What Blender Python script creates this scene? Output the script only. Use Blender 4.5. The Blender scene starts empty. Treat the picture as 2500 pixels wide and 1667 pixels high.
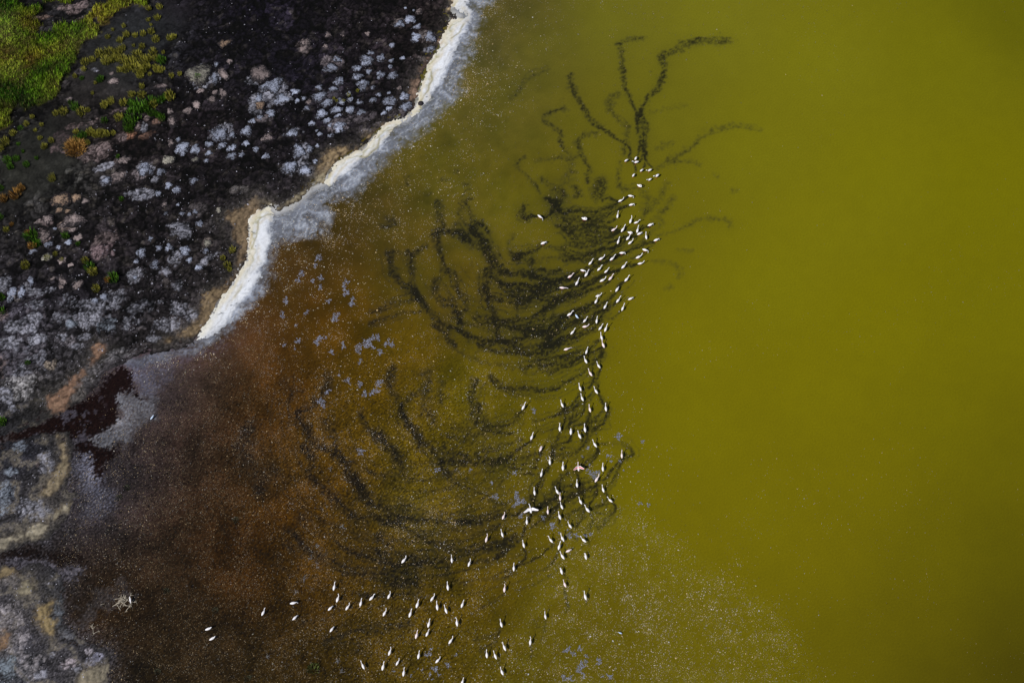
import bpy, math, random
import numpy as np

# ------------------------------------------------------------------ camera, world, sun, exposure
scene = bpy.context.scene
COL = scene.collection
random.seed(7)
RNG = np.random.default_rng(11)

CAM_H, TILT, LENS = 152.0, math.radians(23.0), 50.0
cam_data = bpy.data.cameras.new("camera")
cam_data.lens = LENS
cam_data.sensor_width = 36.0
cam_data.clip_start = 1.0
cam_data.clip_end = 12000.0
cam = bpy.data.objects.new("camera", cam_data)
cam.location = (0, 0, CAM_H)
cam.rotation_euler = (TILT, 0, 0)
COL.objects.link(cam)
scene.camera = cam

SUN_ELEV = math.radians(52)
SUN_TO = (-0.74, -0.67)                       # horizontal direction towards the sun (lower left of the view)
world = bpy.data.worlds.new("World")
scene.world = world
world.use_nodes = True
wn, wl = world.node_tree.nodes, world.node_tree.links
wn.clear()
w_out = wn.new("ShaderNodeOutputWorld")
w_bg = wn.new("ShaderNodeBackground")
w_sky = wn.new("ShaderNodeTexSky")
w_sky.sky_type = 'NISHITA'
w_sky.sun_disc = False
w_sky.sun_elevation = SUN_ELEV
w_sky.sun_rotation = math.atan2(SUN_TO[0], SUN_TO[1]) % (2 * math.pi)
w_bg.inputs[1].default_value = 0.055
wl.new(w_sky.outputs[0], w_bg.inputs[0])
wl.new(w_bg.outputs[0], w_out.inputs[0])

sun_data = bpy.data.lights.new("sun", 'SUN')
sun_data.energy = 4.2
sun_data.angle = math.radians(0.5)
sun_data.color = (1.0, 0.965, 0.91)
sun = bpy.data.objects.new("sun", sun_data)
ce = math.cos(SUN_ELEV)
import mathutils
to_sun = mathutils.Vector((SUN_TO[0] * ce, SUN_TO[1] * ce, math.sin(SUN_ELEV)))
sun.rotation_euler = to_sun.to_track_quat('Z', 'Y').to_euler()
sun.location = (-60, -40, 120)
COL.objects.link(sun)
vs = scene.view_settings
vs.view_transform = 'Standard'
vs.look = 'None'
vs.exposure = 0.0
vs.gamma = 1.0
vs.use_curve_mapping = False

# ------------------------------------------------------------------ survey: where things lie on the ground plane
PW, PH = 2500.0, 1667.0
CT, ST = math.cos(TILT), math.sin(TILT)


def ground(px, py, z=0.0):
    """Survey point of the photograph -> place on the level z."""
    px = np.asarray(px, float); py = np.asarray(py, float)
    u = (px - PW / 2) / PW * 36.0 / LENS
    v = (PH / 2 - py) / PW * 36.0 / LENS
    dy = v * CT + ST
    dz = v * ST - CT
    k = (CAM_H - z) / (-dz)
    return u * k, dy * k


def gpts(pts, ox=0.0, oy=0.0, s=1.0):
    a = np.array(pts, float).reshape(-1, 2)
    x, y = ground(ox + a[:, 0] / s, oy + a[:, 1] / s)
    return np.stack([x, y], 1)


def scale_at(py):
    """metres per photo pixel across, on the ground at the photo row py"""
    x0, _ = ground(1250, py); x1, _ = ground(1251, py)
    return float(x1 - x0)


X0, X1, Y0, Y1, DX = -74.0, 74.0, 17.0, 121.0, 0.125
NX, NY = int((X1 - X0) / DX) + 1, int((Y1 - Y0) / DX) + 1
gx = X0 + np.arange(NX) * DX
gy = Y0 + np.arange(NY) * DX
GX, GY = np.meshgrid(gx, gy)
GX = GX.astype(np.float32); GY = GY.astype(np.float32)


def spectral(seed, lo, hi, beta=1.0):
    """noise over the whole ground, wavelengths lo..hi metres, falling with beta, zero mean and unit spread"""
    r = np.random.default_rng(seed)
    w = r.standard_normal((NY, NX)).astype(np.float32)
    F = np.fft.rfft2(w)
    fy = np.fft.fftfreq(NY, DX)[:, None]; fx = np.fft.rfftfreq(NX, DX)[None, :]
    f = np.sqrt(fx * fx + fy * fy); f[0, 0] = 1
    band = 1.0 / (1.0 + (f * lo) ** 4) * (1.0 - 1.0 / (1.0 + (f * hi) ** 4))
    F = F * (band * f ** (-beta)); F[0, 0] = 0
    n = np.fft.irfft2(F, s=(NY, NX)).astype(np.float32)
    return (n - n.mean()) / n.std()


def sample(A, x, y):
    fx = np.clip((np.asarray(x) - X0) / DX, 0, NX - 1.001); fy = np.clip((np.asarray(y) - Y0) / DX, 0, NY - 1.001)
    ix = fx.astype(int); iy = fy.astype(int)
    tx = fx - ix; ty = fy - iy
    if A.ndim == 3:
        tx = tx[..., None]; ty = ty[..., None]
    return (A[iy, ix] * (1 - tx) * (1 - ty) + A[iy, ix + 1] * tx * (1 - ty)
            + A[iy + 1, ix] * (1 - tx) * ty + A[iy + 1, ix + 1] * tx * ty)


def upsample(small, sx, sy):
    """small grid sampled at coordinates sx, sy -> full ground grid"""
    fx = (gx - sx[0]) / (sx[1] - sx[0]); fy = (gy - sy[0]) / (sy[1] - sy[0])
    ix = np.clip(fx.astype(int), 0, len(sx) - 2); iy = np.clip(fy.astype(int), 0, len(sy) - 2)
    tx = (fx - ix).astype(np.float32); ty = (fy - iy).astype(np.float32)
    if small.ndim == 3:
        tx = tx[None, :, None]; ty = ty[:, None, None]
    else:
        tx = tx[None, :]; ty = ty[:, None]
    a = small[iy][:, ix]; b = small[iy][:, ix + 1]; c = small[iy + 1][:, ix]; d = small[iy + 1][:, ix + 1]
    return ((a * (1 - tx) + b * tx) * (1 - ty) + (c * (1 - tx) + d * tx) * ty).astype(np.float32)


SX4 = np.arange(X0, X1 + 0.6, 0.5); SY4 = np.arange(Y0, Y1 + 0.6, 0.5)


def sdf_at(P, x, y, closed=True):
    """signed distance to polygon P (negative inside); x, y arrays"""
    x = np.asarray(x, np.float64); y = np.asarray(y, np.float64)
    d = np.full(x.shape, 1e18); inside = np.zeros(x.shape, bool)
    n = len(P)
    for i in range(n if closed else n - 1):
        ax, ay = P[i]; bx, by = P[(i + 1) % n]
        ex, ey = bx - ax, by - ay
        L = ex * ex + ey * ey + 1e-12
        t = np.clip(((x - ax) * ex + (y - ay) * ey) / L, 0, 1)
        qx = x - ax - t * ex; qy = y - ay - t * ey
        np.minimum(d, qx * qx + qy * qy, out=d)
        if closed:
            c = ((ay > y) != (by > y))
            if ey != 0:
                c &= x < ax + ex * (y - ay) / ey
            inside ^= c
    d = np.sqrt(d)
    return np.where(inside, -d, d) if closed else d


def sdf(P, closed=True):
    mx, my = np.meshgrid(SX4, SY4)
    return upsample(sdf_at(P, mx, my, closed).astype(np.float32), SX4, SY4)


def sstep(a, b, x):
    t = np.clip((x - a) / (b - a), 0, 1)
    return t * t * (3 - 2 * t)


def lin(c):
    c = np.asarray(c, float) / 255.0
    return np.where(c <= 0.04045, c / 12.92, ((c + 0.055) / 1.055) ** 2.4)


GAIN = np.array([1.2, 1.17, 1.12])                                     # light reaching a level white surface; turns a look into a base colour


def alb(r, g, b):
    return (lin((r, g, b)) / GAIN).astype(np.float32)


def smooth_curve(P, step):
    """Catmull-Rom through P, one point every step metres"""
    P = np.asarray(P, float)
    Q = np.vstack([2 * P[0] - P[1], P, 2 * P[-1] - P[-2]])
    out = []
    for i in range(1, len(Q) - 2):
        p0, p1, p2, p3 = Q[i - 1], Q[i], Q[i + 1], Q[i + 2]
        m = max(2, int(np.linalg.norm(p2 - p1) / step))
        t = np.linspace(0, 1, m, endpoint=False)[:, None]
        out.append(0.5 * (2 * p1 + (p2 - p0) * t + (2 * p0 - 5 * p1 + 4 * p2 - p3) * t ** 2 + (3 * p1 - p0 - 3 * p2 + p3) * t ** 3))
    out.append(P[-1:])
    return np.vstack(out)


def rbf(ctrl, x, y, power=3.2, soft=3.0):
    """smooth colour field through survey points (px, py, r, g, b)"""
    c = np.array(ctrl, float)
    cx, cy = ground(c[:, 0], c[:, 1])
    colr = np.stack([alb(*k) for k in c[:, 2:5]])
    num = np.zeros(np.shape(x) + (3,)); den = np.zeros(np.shape(x))
    for i in range(len(c)):
        w = 1.0 / ((x - cx[i]) ** 2 + (y - cy[i]) ** 2 + soft * soft) ** (power / 2)
        num += w[..., None] * colr[i]; den += w
    return (num / den[..., None]).astype(np.float32)


# ------------------------------------------------------------------ shoreline and zones
SHORE = [(1130, -400), (1118, -60), (1108, 0), (1097, 27), (1122, 42), (1102, 54), (1086, 80), (1075, 110), (1059, 137), (1042, 165), (1031, 197),
         (1020, 236), (1012, 266), (985, 291), (943, 302), (916, 324), (897, 354), (883, 365), (848, 376), (828, 389), (809, 409), (798, 428), (791, 447),
         (758, 458), (739, 478), (714, 500), (692, 511), (675, 516), (656, 505), (640, 510), (618, 530), (606, 546), (609, 574), (606, 601), (604, 634),
         (588, 659), (575, 683), (553, 716), (531, 738), (516, 771), (497, 800), (474, 838), (440, 852), (400, 862), (356, 868), (318, 878), (290, 893), (255, 905),
         (240, 935), (228, 958), (203, 977), (165, 1000), (128, 1018), (90, 1035), (45, 1053), (0, 1066), (-150, 1110), (-150, 1130), (0, 1080), (45, 1071), (90, 1060),
         (132, 1059), (165, 1054), (181, 1079), (175, 1114), (170, 1155), (162, 1194), (190, 1207), (176, 1226), (165, 1251), (154, 1278), (115, 1319), (55, 1334),
         (14, 1347), (-60, 1370), (-60, 1392), (0, 1376), (20, 1384), (49, 1390), (90, 1371), (118, 1380), (137, 1394), (170, 1410), (156, 1424), (156, 1456), (153, 1489), (151, 1522),
         (178, 1544), (219, 1566), (267, 1588), (274, 1610), (262, 1645), (262, 1670), (255, 1760), (240, 2000)]
_s = gpts(SHORE)
LAND_POLY = np.vstack([[(_s[0][0] + 10, 3200)], _s, [(_s[-1][0], -3200)], [(-3300, -3200)], [(-3300, 3200)]])
SD = sdf(LAND_POLY)                              # < 0 on land
n_shore = spectral(1, 0.25, 5.0, 1.3)
SDN = SD + 0.16 * n_shore
n_fine = spectral(2, 0.2, 1.2, 0.6)
n_mid = spectral(3, 0.3, 6.0, 1.4)
n_big = spectral(4, 3.0, 40.0, 1.8)
n_mid2 = spectral(22, 1.2, 12.0, 1.6)
n_clod = spectral(5, 0.25, 1.6, 1.0)
n_pore = spectral(6, 0.2, 0.55, 0.2)
warp_x = spectral(7, 0.6, 5.0, 1.5); warp_y = spectral(8, 0.6, 5.0, 1.5)


def zone(pts, ox=0.0, oy=0.0, s=1.0, edge=0.3, ragged=0.25, noise=None):
    d = sdf(gpts(pts, ox, oy, s)) + ragged * (n_shore if noise is None else noise)
    return 1 - sstep(-edge, edge, d), d


def mixc(base, col, m):
    return base + (np.asarray(col, np.float32) - base) * m[..., None]


# ------------------------------------------------------------------ water colour
WATER_CTRL = [  # lens vignetting is put into these colours: darker towards the right side and corners
    (1300, 100, 92, 88, 30), (1500, 60, 104, 101, 30), (1750, 60, 112, 109, 26), (2000, 150, 114, 111, 18), (2300, 150, 108, 105, 10), (2480, 40, 94, 92, 8),
    (1600, 250, 103, 99, 22), (1850, 350, 112, 108, 16), (2150, 420, 114, 110, 9), (2420, 450, 110, 106, 4), (2420, 750, 109, 104, 2), (1900, 700, 115, 110, 9), (2150, 800, 114, 108, 3), (2000, 550, 115, 110, 11),
    (1700, 850, 115, 108, 7), (1700, 1050, 114, 107, 4), (2000, 950, 114, 107, 3), (2100, 1150, 110, 102, 2), (2300, 1000, 107, 101, 1), (2460, 1100, 98, 92, 0), (2460, 1350, 88, 82, 0), (2480, 1640, 66, 60, 0), (2300, 1660, 80, 73, 0), (2300, 1350, 99, 92, 0), (2480, 1500, 78, 72, 0), (2250, 1520, 94, 86, 0),
    (2000, 1350, 108, 99, 1), (2050, 1600, 96, 88, 1), (1850, 1250, 112, 104, 2), (1700, 1500, 99, 89, 6), (1700, 1300, 109, 100, 4), (1450, 1580, 88, 77, 5), (1250, 1600, 80, 68, 4), (1420, 1400, 95, 84, 4),
    (1300, 1100, 98, 87, 5), (1450, 950, 106, 98, 6), (1150, 1330, 88, 68, 3), (1030, 1240, 84, 74, 20), (1000, 1080, 96, 76, 3), (1150, 950, 96, 84, 7), (900, 950, 94, 65, 2), (1000, 830, 92, 72, 6), (1080, 1180, 92, 74, 6),
    (1000, 700, 86, 71, 12), (950, 560, 76, 63, 18), (1100, 430, 89, 80, 21), (1250, 260, 87, 80, 24), (1150, 260, 80, 71, 26), (1250, 40, 84, 75, 35), (1190, 120, 80, 71, 38), (1300, 480, 93, 85, 19), (1450, 300, 99, 93, 22),
    (1550, 480, 104, 98, 15), (880, 500, 72, 59, 24), (820, 580, 66, 46, 12), (720, 650, 70, 46, 22), (760, 760, 80, 48, 4), (850, 800, 90, 58, 3), (700, 950, 84, 46, 2), (640, 840, 76, 42, 5), (560, 860, 68, 44, 26),
    (480, 920, 58, 42, 34), (400, 960, 62, 54, 58), (330, 930, 74, 67, 74), (450, 1060, 46, 29, 20), (350, 1150, 47, 37, 37), (260, 1180, 62, 57, 64), (220, 1260, 62, 58, 66), (300, 1260, 50, 40, 37), (240, 1100, 58, 51, 53),
    (500, 1250, 50, 28, 8), (560, 1330, 62, 33, 4), (700, 1250, 84, 47, 1), (820, 1180, 90, 55, 1), (620, 1030, 64, 36, 5), (560, 1180, 46, 29, 16), (600, 1420, 60, 32, 3), (760, 1450, 64, 38, 2), (520, 1560, 36, 25, 12), (420, 1480, 34, 24, 14), (700, 1600, 46, 31, 6),
    (850, 1560, 58, 40, 3), (1000, 1600, 66, 52, 5), (1000, 1450, 72, 51, 2), (900, 1350, 76, 48, 2), (350, 1620, 32, 22, 8), (280, 1650, 36, 24, 4), (230, 1520, 48, 27, 3), (200, 1440, 34, 26, 12), (300, 1400, 32, 24, 13), (260, 1440, 56, 29, 3), (150, 1360, 30, 22, 18), (200, 1050, 24, 15, 14),
    (400, 1300, 48, 30, 14), (1130, 1500, 80, 62, 3), (1560, 1200, 110, 102, 4)]
WATER_CTRL = [(a, b, r * (1.01 if r > 1.3 * g else 1.03), g * (1.05 if r > 1.3 * g else 1.015), bl * (.8 if r < 1.3 * g and a > 1250 else 1)) for a, b, r, g, bl in WATER_CTRL]
SX8 = np.arange(X0, X1 + 1.1, 1.0); SY8 = np.arange(Y0, Y1 + 1.1, 1.0)
_mx, _my = np.meshgrid(SX8, SY8)
water_col = upsample(rbf(WATER_CTRL, _mx, _my, 3.2, 4.5), SX8, SY8)
left_amt = sstep(15.0, -10.0, GX)                # the brown water is more uneven than the open green
water_col *= (1 + 0.012 * np.clip(n_mid, -2, 2) + 0.14 * left_amt * np.clip(0.6 * n_big + 0.5 * n_mid2 + .3 * n_mid, -2, 2))[..., None] * np.stack([1 - .05 * left_amt + .025 * left_amt * n_mid2, np.ones_like(n_big), np.ones_like(n_big)], -1).astype(np.float32)

# ---- plumes of dark sediment stirred up behind the birds: (crop origin, scale), width at the bird / old end in photo pixels, strength
A_, B_, C_, D_, E_, F_ = (1200, 60, 3.336), (900, 400, 3.336), (560, 820, 3.336), (900, 820, 3.336), (560, 1190, 3.336), (1200, 1190, 3.336)
TRAILS = [
    (A_, 6, 24, 1.3, .55, [1120,1085,1130,1040,1120,990,1050,950,960,890,890,840,820,790,780,730,740,660,690,590,660,520,640,450,640,390]),
    (A_, 8, 32, 1.4, .5, [1195,1070,1210,1000,1210,930,1190,850,1190,780,1220,710,1250,640,1280,580,1350,540,1380,480,1410,400,1400,320,1380,270,1470,220,1600,160,1720,140,1850,130,1970,140]),
    (A_, 7, 26, 1.4, .8, [1240,1160,1260,1080,1240,1020,1240,930,1240,850,1230,780,1210,720]),
    (A_, 14, 24, .9, .5, [1200,780,1160,690,1120,590,1090,520,1070,420,1060,300,1060,200,1030,150,1120,125,1240,115]),
    (A_, 5, 8, 1.0, .7, [1180,1200,1160,1140,1130,1090]), (A_, 6, 10, 1.0, .9, [1310,1165,1270,1120,1250,1060]), (A_, 6, 9, .9, .8, [1205,1110,1240,1070,1240,1030]),
    (A_, 20, 30, .5, .3, [1080,1060,1100,930,1110,830,1040,770,960,700,980,650,950,600,1040,570]),
    (A_, 22, 24, .45, .22, [1340,1180,1430,1120,1530,1060,1640,990,1720,910,1850,850,1970,820,2080,830,2200,865]),
    (A_, 24, 20, .3, .2, [1430,1120,1560,1120,1650,1120,1720,1150]),
    (A_, 26, 24, .35, .3, [1350,1010,1420,970,1490,970]), (A_, 22, 20, .22, .15, [1300,720,1420,690,1600,650]),
    (A_, 16, 20, .7, .45, [640,1060,600,1020,560,950,580,880,520,840,440,790,420,760,500,710,620,680]),
    (A_, 18, 22, .6, .4, [780,1290,790,1200,760,1100,720,1020,710,940,760,890,870,885]),
    (A_, 20, 18, .4, .35, [400,1370,330,1290,270,1220,210,1180,220,1110,290,1080]), (A_, 18, 18, .4, .4, [370,1120,470,1100,560,1070,640,1090,740,1060]),
    (A_, 18, 16, .45, .3, [150,610,190,580,250,500,300,440,370,410,480,355]), (A_, 16, 14, .35, .3, [1040,1120,1030,1230,1050,1320,1130,1335,1190,1320]),
    (A_, 40, 50, .4, .4, [640,1120,620,1220,540,1330,560,1420,480,1440]), (A_, 34, 34, .4, .45, [860,1260,900,1330,840,1370,900,1410]), (A_, 36, 30, .35, .35, [640,1280,690,1350,690,1420]),
    (A_, 22, 22, .25, .2, [1810,1230,1860,1235]), (A_, 22, 22, .25, .2, [1960,1360,2020,1365]), (A_, 20, 20, .3, .25, [1360,1530,1400,1520,1430,1480]), (A_, 30, 34, .28, .3, [1230,1300,1220,1380,1290,1420,1240,1540]), (A_, 24, 24, .2, .2, [1370,1340,1400,1420]),
    (B_, 8, 30, 1.4, 1.1, [1790,840,1690,885,1600,930,1480,965,1380,1000,1290,990,1200,980,1100,980,1030,930,990,900,960,860]),
    (B_, 8, 46, 1.1, .8, [2060,725,1960,790,1860,830,1780,900,1650,930,1480,960,1350,910,1230,890,1130,890,1060,850,1000,760,960,680,900,560,850,500]),
    (B_, 6, 34, .9, .6, [2200,815,2080,840,1990,880,1850,930,1700,985,1560,1010,1400,1060,1300,1110,1180,1110,1100,1095,1000,1090,950,1060,950,980,960,860]),
    (B_, 6, 24, .9, .6, [2070,850,1930,900,1800,975,1650,1060,1500,1140,1400,1210,1300,1260,1170,1280,1080,1290,1000,1260,920,1260,860,1220]),
    (B_, 7, 30, .9, .5, [1970,955,1890,1000,1790,1030,1700,1070,1600,1080,1480,1090,1300,1040,1180,1020,1100,960]),
    (B_, 5, 16, .9, .6, [2090,960,2050,990,1980,1080,1870,1160,1750,1210,1600,1240,1480,1250]),
    (B_, 9, 26, 1.5, .9, [1840,1130,1770,1170,1700,1190,1640,1210,1560,1260,1510,1320,1420,1370,1300,1400,1180,1440,1080,1430,940,1450,880,1480]),
    (B_, 5, 10, .7, .2, [2060,1190,2000,1250,1920,1260]),
    (B_, 6, 28, .8, .5, [1920,1180,1840,1230,1800,1280,1700,1290,1600,1320,1480,1340,1300,1360,1180,1340,1100,1310,1040,1280,1010,1200,960,1120,940,1000]),
    (B_, 6, 28, .8, .6, [2020,1130,1960,1170,1900,1220,1870,1290,1760,1360,1660,1400,1560,1420,1480,1470,1360,1480,1240,1490,1100,1450]),
    (B_, 7, 24, 1.1, .5, [1650,1385,1620,1400,1560,1430,1500,1480,1420,1520,1300,1540,1180,1500,1060,1420,1030,1330,1030,1250]),
    (B_, 6, 26, .7, .9, [1840,1330,1720,1410,1600,1440,1520,1480,1440,1490,1400,1520]), (B_, 6, 20, .8, .8, [1750,1270,1660,1290,1560,1340,1470,1430,1440,1500]),
    (B_, 24, 30, .8, .5, [1000,1460,900,1430,800,1400,740,1350,680,1330,600,1300,540,1230,480,1170,400,1080,340,1010,270,980,220,920,190,850,170,760,150,700]),
    (B_, 22, 24, .6, .4, [420,1100,380,1020,350,920,340,840,320,760,300,700]), (B_, 18, 16, .45, .4, [340,740,360,740,420,700,460,670,480,690]), (B_, 14, 14, .3, .2, [170,720,280,720]),
    (B_, 22, 28, .4, .5, [620,860,590,760,560,660,540,580,540,555,700,560,760,590,830,640]), (B_, 22, 24, .4, .2, [620,520,580,430,560,340,560,290]),
    (B_, 50, 40, .6, .5, [1030,810,980,720,900,650,820,620,750,580,690,480]), (B_, 20, 20, .7, .6, [980,560,930,490,850,500,840,560,900,590]), (B_, 20, 18, .4, .25, [840,490,830,400,790,310,860,270]),
    (B_, 26, 30, .8, .5, [740,1300,720,1220,680,1160,660,1080]), (B_, 22, 26, .4, .4, [800,1190,790,1120,740,1050,700,960,680,900,620,880]), (B_, 30, 30, .4, .3, [620,1160,560,1080,540,980,560,920]),
    (B_, 18, 22, .6, .5, [720,1480,650,1440,620,1380,550,1340,520,1290]), (B_, 6, 26, 1.0, .5, [1410,660,1390,690,1330,710,1250,740,1170,750]), (B_, 22, 24, .5, .4, [1160,740,1230,730,1250,760,1190,800]), (B_, 18, 18, .35, .3, [1320,760,1350,790,1310,830]),
    (B_, 8, 18, 1.4, .5, [1370,425,1330,415,1290,450,1255,440,1265,380,1290,330]), (B_, 9, 40, 1.4, .6, [1410,435,1440,440,1490,400,1560,370,1500,300,1440,270]),
    (B_, 6, 10, 1.1, .6, [2030,300,1980,290,1930,280,1900,310]), (B_, 5, 30, 1.1, .5, [2110,270,2040,315,2000,340,1900,380,1800,390,1700,380,1600,400,1540,360,1480,310]),
    (B_, 6, 22, .8, .4, [2120,340,2080,350,2020,380,1900,440,1800,470,1700,510,1620,540]), (B_, 6, 22, .8, .4, [2015,450,1960,480,1900,480,1820,460,1700,450,1560,470]),
    (B_, 6, 24, .9, .5, [2100,510,2050,560,1950,590,1850,600,1750,580,1680,600,1600,520,1520,500]), (B_, 6, 26, .9, .4, [2180,590,2100,610,2000,680,1900,700,1780,740,1650,760,1560,720]),
    (B_, 6, 24, .8, .4, [2290,510,2230,530,2150,570,2040,610,1900,640,1780,650,1650,640]), (B_, 7, 22, 1.0, .4, [2320,635,2270,640,2190,690,2100,720,2000,760,1880,770,1700,780,1580,800]),
    (B_, 6, 20, 1.0, .5, [2025,650,1990,690,1920,700,1860,720]), (B_, 7, 22, .9, .4, [2070,540,1990,560,1880,560,1760,540]), (B_, 12, 26, .5, .3, [1990,540,1900,520,1820,510,1740,500]),
    (B_, 60, 70, .3, .3, [1560,300,1530,400,1600,480,1700,520]), (B_, 60, 60, .28, .3, [1350,1080,1220,1150,1240,1040]), (B_, 60, 60, .35, .4, [1480,1380,1440,1480,1400,1560]), (B_, 40, 40, .35, .3, [1820,210,1880,240,1930,170,1900,130]),
    (B_, 18, 20, .35, .3, [1690,180,1710,240,1690,290]), (B_, 26, 26, .35, .3, [1640,60,1680,70,1720,60]), (B_, 22, 26, .3, .3, [1400,120,1500,180,1600,240]), (B_, 22, 22, .35, .2, [600,120,640,140]), (B_, 22, 22, .3, .2, [700,60,760,60]), (B_, 22, 22, .35, .2, [770,170,820,175]), (B_, 16, 14, .35, .2, [310,180,310,130,330,90]), (B_, 14, 12, .3, .2, [470,255,520,250]),
    (B_, 30, 40, .25, .2, [100,520,200,500,200,460,130,450]), (B_, 14, 20, .35, .25, [400,1110,250,1130,100,1170,0,1200]), (B_, 14, 20, .3, .25, [480,1200,300,1220,150,1260,0,1300]), (B_, 12, 16, .25, .2, [380,1060,250,1080,120,1140]),
    (B_, 8, 30, .6, .5, [1560,1010,1480,1010,1400,980,1340,1000]), (B_, 20, 26, .5, .4, [1560,860,1480,880,1350,870,1290,900]), (B_, 10, 26, .8, .5, [1640,920,1560,960,1450,1000,1320,1050]), (B_, 8, 22, .7, .5, [1700,970,1640,1040,1580,1080,1480,1160,1390,1200]),
    (B_, 30, 40, .4, .5, [1550,1230,1450,1270,1380,1330,1250,1350]), (B_, 8, 22, .8, .5, [1620,1240,1560,1290,1480,1360,1400,1400]), (B_, 12, 24, .5, .4, [1240,1540,1100,1540,980,1510,900,1470]),
    (D_, 6, 12, 1.0, .4, [1820,320,1830,340,1815,400,1750,450,1700,510,1650,570,1560,620,1470,670,1350,700]), (D_, 6, 9, .9, .9, [1890,260,1870,320,1830,390]),
    (D_, 6, 22, 1.0, .6, [1920,90,1910,130,1880,185,1830,230,1790,270,1740,310,1620,370,1500,430,1380,440,1280,430,1190,440,1100,410,1030,380,980,320]),
    (D_, 6, 22, .7, .5, [1880,30,1800,90,1700,120,1600,160,1480,190,1380,220,1290,250,1250,290]), (D_, 6, 16, .9, .4, [1900,95,1830,130,1700,190,1560,240,1440,290]), (D_, 5, 16, .7, .4, [1770,140,1660,180,1560,210,1480,230,1380,260]),
    (D_, 4, 10, .8, .35, [1870,480,1900,540,1905,600,1870,650,1800,690,1700,730,1620,760]), (D_, 5, 9, .9, .7, [1940,610,1920,700,1850,760,1780,800]), (D_, 5, 10, .8, .4, [1745,510,1765,570,1750,620,1700,670,1630,720]),
    (D_, 5, 11, .9, .6, [1810,620,1780,690,1765,740,1770,780,1770,850,1720,920,1640,960,1560,970,1490,960]), (D_, 4, 7, .8, .6, [1590,580,1600,650,1590,710,1560,770]), (D_, 5, 9, .7, .3, [1560,780,1530,850,1490,900]),
    (D_, 6, 12, .9, .5, [1650,800,1640,850,1560,880,1510,920,1480,990]), (D_, 4, 6, .8, .5, [1735,830,1740,870]), (D_, 4, 11, .8, .5, [1850,905,1862,940,1800,1000,1730,1050,1680,1090,1590,1130,1570,1200,1540,1260]),
    (D_, 6, 26, .9, .6, [1320,850,1270,890,1190,940,1130,980,1020,1020,900,1020,760,1020,640,1015,560,990,500,900,430,890,400,780,330,730,280,640,260,560]),
    (D_, 7, 11, .9, .4, [1400,930,1380,1000,1370,1060,1290,1090,1200,1080,1100,1050]), (D_, 8, 16, .6, .4, [1400,950,1330,980,1220,1000,1050,1010]), (D_, 5, 9, .9, .6, [1475,1045,1450,1090,1400,1160,1370,1220,1340,1290,1330,1350]),
    (D_, 6, 20, .7, .45, [1265,600,1220,640,1180,700,1050,740,980,740,930,690,900,600,880,540]), (D_, 24, 28, .55, .4, [880,730,850,650,840,560,830,450,880,340]), (D_, 14, 18, .5, .35, [1180,790,1080,790,980,770,900,810,800,820,700,820,640,800]),
    (D_, 14, 18, .6, .4, [820,980,720,960,640,920,600,880]), (D_, 50, 46, .6, .4, [530,690,480,620,460,560]), (D_, 30, 30, .45, .3, [330,540,370,480,480,440]), (D_, 24, 30, .5, .3, [590,540,580,450,600,360]), (D_, 40, 40, .45, .3, [430,330,470,270]), (D_, 26, 26, .5, .3, [210,240,170,320,190,430]), (D_, 26, 22, .5, .35, [90,800,150,880,220,950,250,1030,310,1110]),
    (D_, 6, 10, .9, .4, [2075,990,2020,1050,1960,1110,1900,1170,1800,1190,1700,1220,1600,1230,1500,1190]), (D_, 6, 10, 1.1, .4, [1708,1110,1715,1190,1700,1260,1640,1320,1560,1370,1480,1430,1400,1480]),
    (D_, 5, 10, .9, .4, [1855,1200,1860,1280,1820,1340,1750,1390,1660,1450,1580,1500]), (D_, 4, 12, .8, .4, [1925,1280,1940,1340,1880,1390,1820,1420]), (D_, 5, 9, .8, .5, [1995,1355,2025,1400,1980,1460,1900,1510,1830,1540]),
    (D_, 5, 9, .8, .4, [1745,1370,1752,1440,1720,1510,1680,1560]), (D_, 4, 8, .7, .4, [1795,1440,1822,1500,1810,1560]),
    (D_, 8, 18, .6, .5, [1850,1220,1750,1260,1640,1300,1520,1320,1440,1370,1350,1410,1200,1450,1050,1480,850,1510,700,1520,500,1500,400,1500,250,1450]),
    (D_, 10, 20, .4, .5, [1120,1370,1000,1340,960,1310,880,1270,760,1220,700,1170,640,1110,560,1000]), (D_, 6, 10, .6, .35, [1540,1300,1460,1350,1380,1400,1290,1430]), (D_, 5, 10, .7, .3, [1560,1340,1500,1400,1420,1470]), (D_, 5, 10, .6, .3, [1450,1450,1400,1500,1330,1560]), (D_, 5, 9, .7, .3, [1555,1500,1560,1560]), (D_, 5, 9, .7, .4, [1360,1300,1330,1380,1330,1440,1290,1520]),
    (D_, 8, 12, .3, .2, [1900,880,2000,880,2100,910,2150,960,2090,1000]), (D_, 20, 24, .3, .25, [1250,840,1180,880,1000,900,860,960]), (D_, 60, 60, .22, .2, [950,1000,1050,1080,1120,1000]), (D_, 50, 60, .25, .2, [1100,1230,1040,1130,960,1090]),
    (C_, 34, 40, .9, .6, [540,620,600,720,650,800,700,880,850,930,930,1020,980,1110,1040,1220,1110,1300,1190,1390,1300,1450,1400,1520]),
    (C_, 34, 30, .8, .5, [590,900,680,960,650,1060,660,1140,730,1220,800,1290,880,1350,960,1420,1050,1490,1150,1530]), (C_, 70, 70, .5, .4, [140,720,130,850,100,950,200,1040]), (C_, 100, 90, .5, .4, [250,1160,290,1240,240,1320]),
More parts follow.
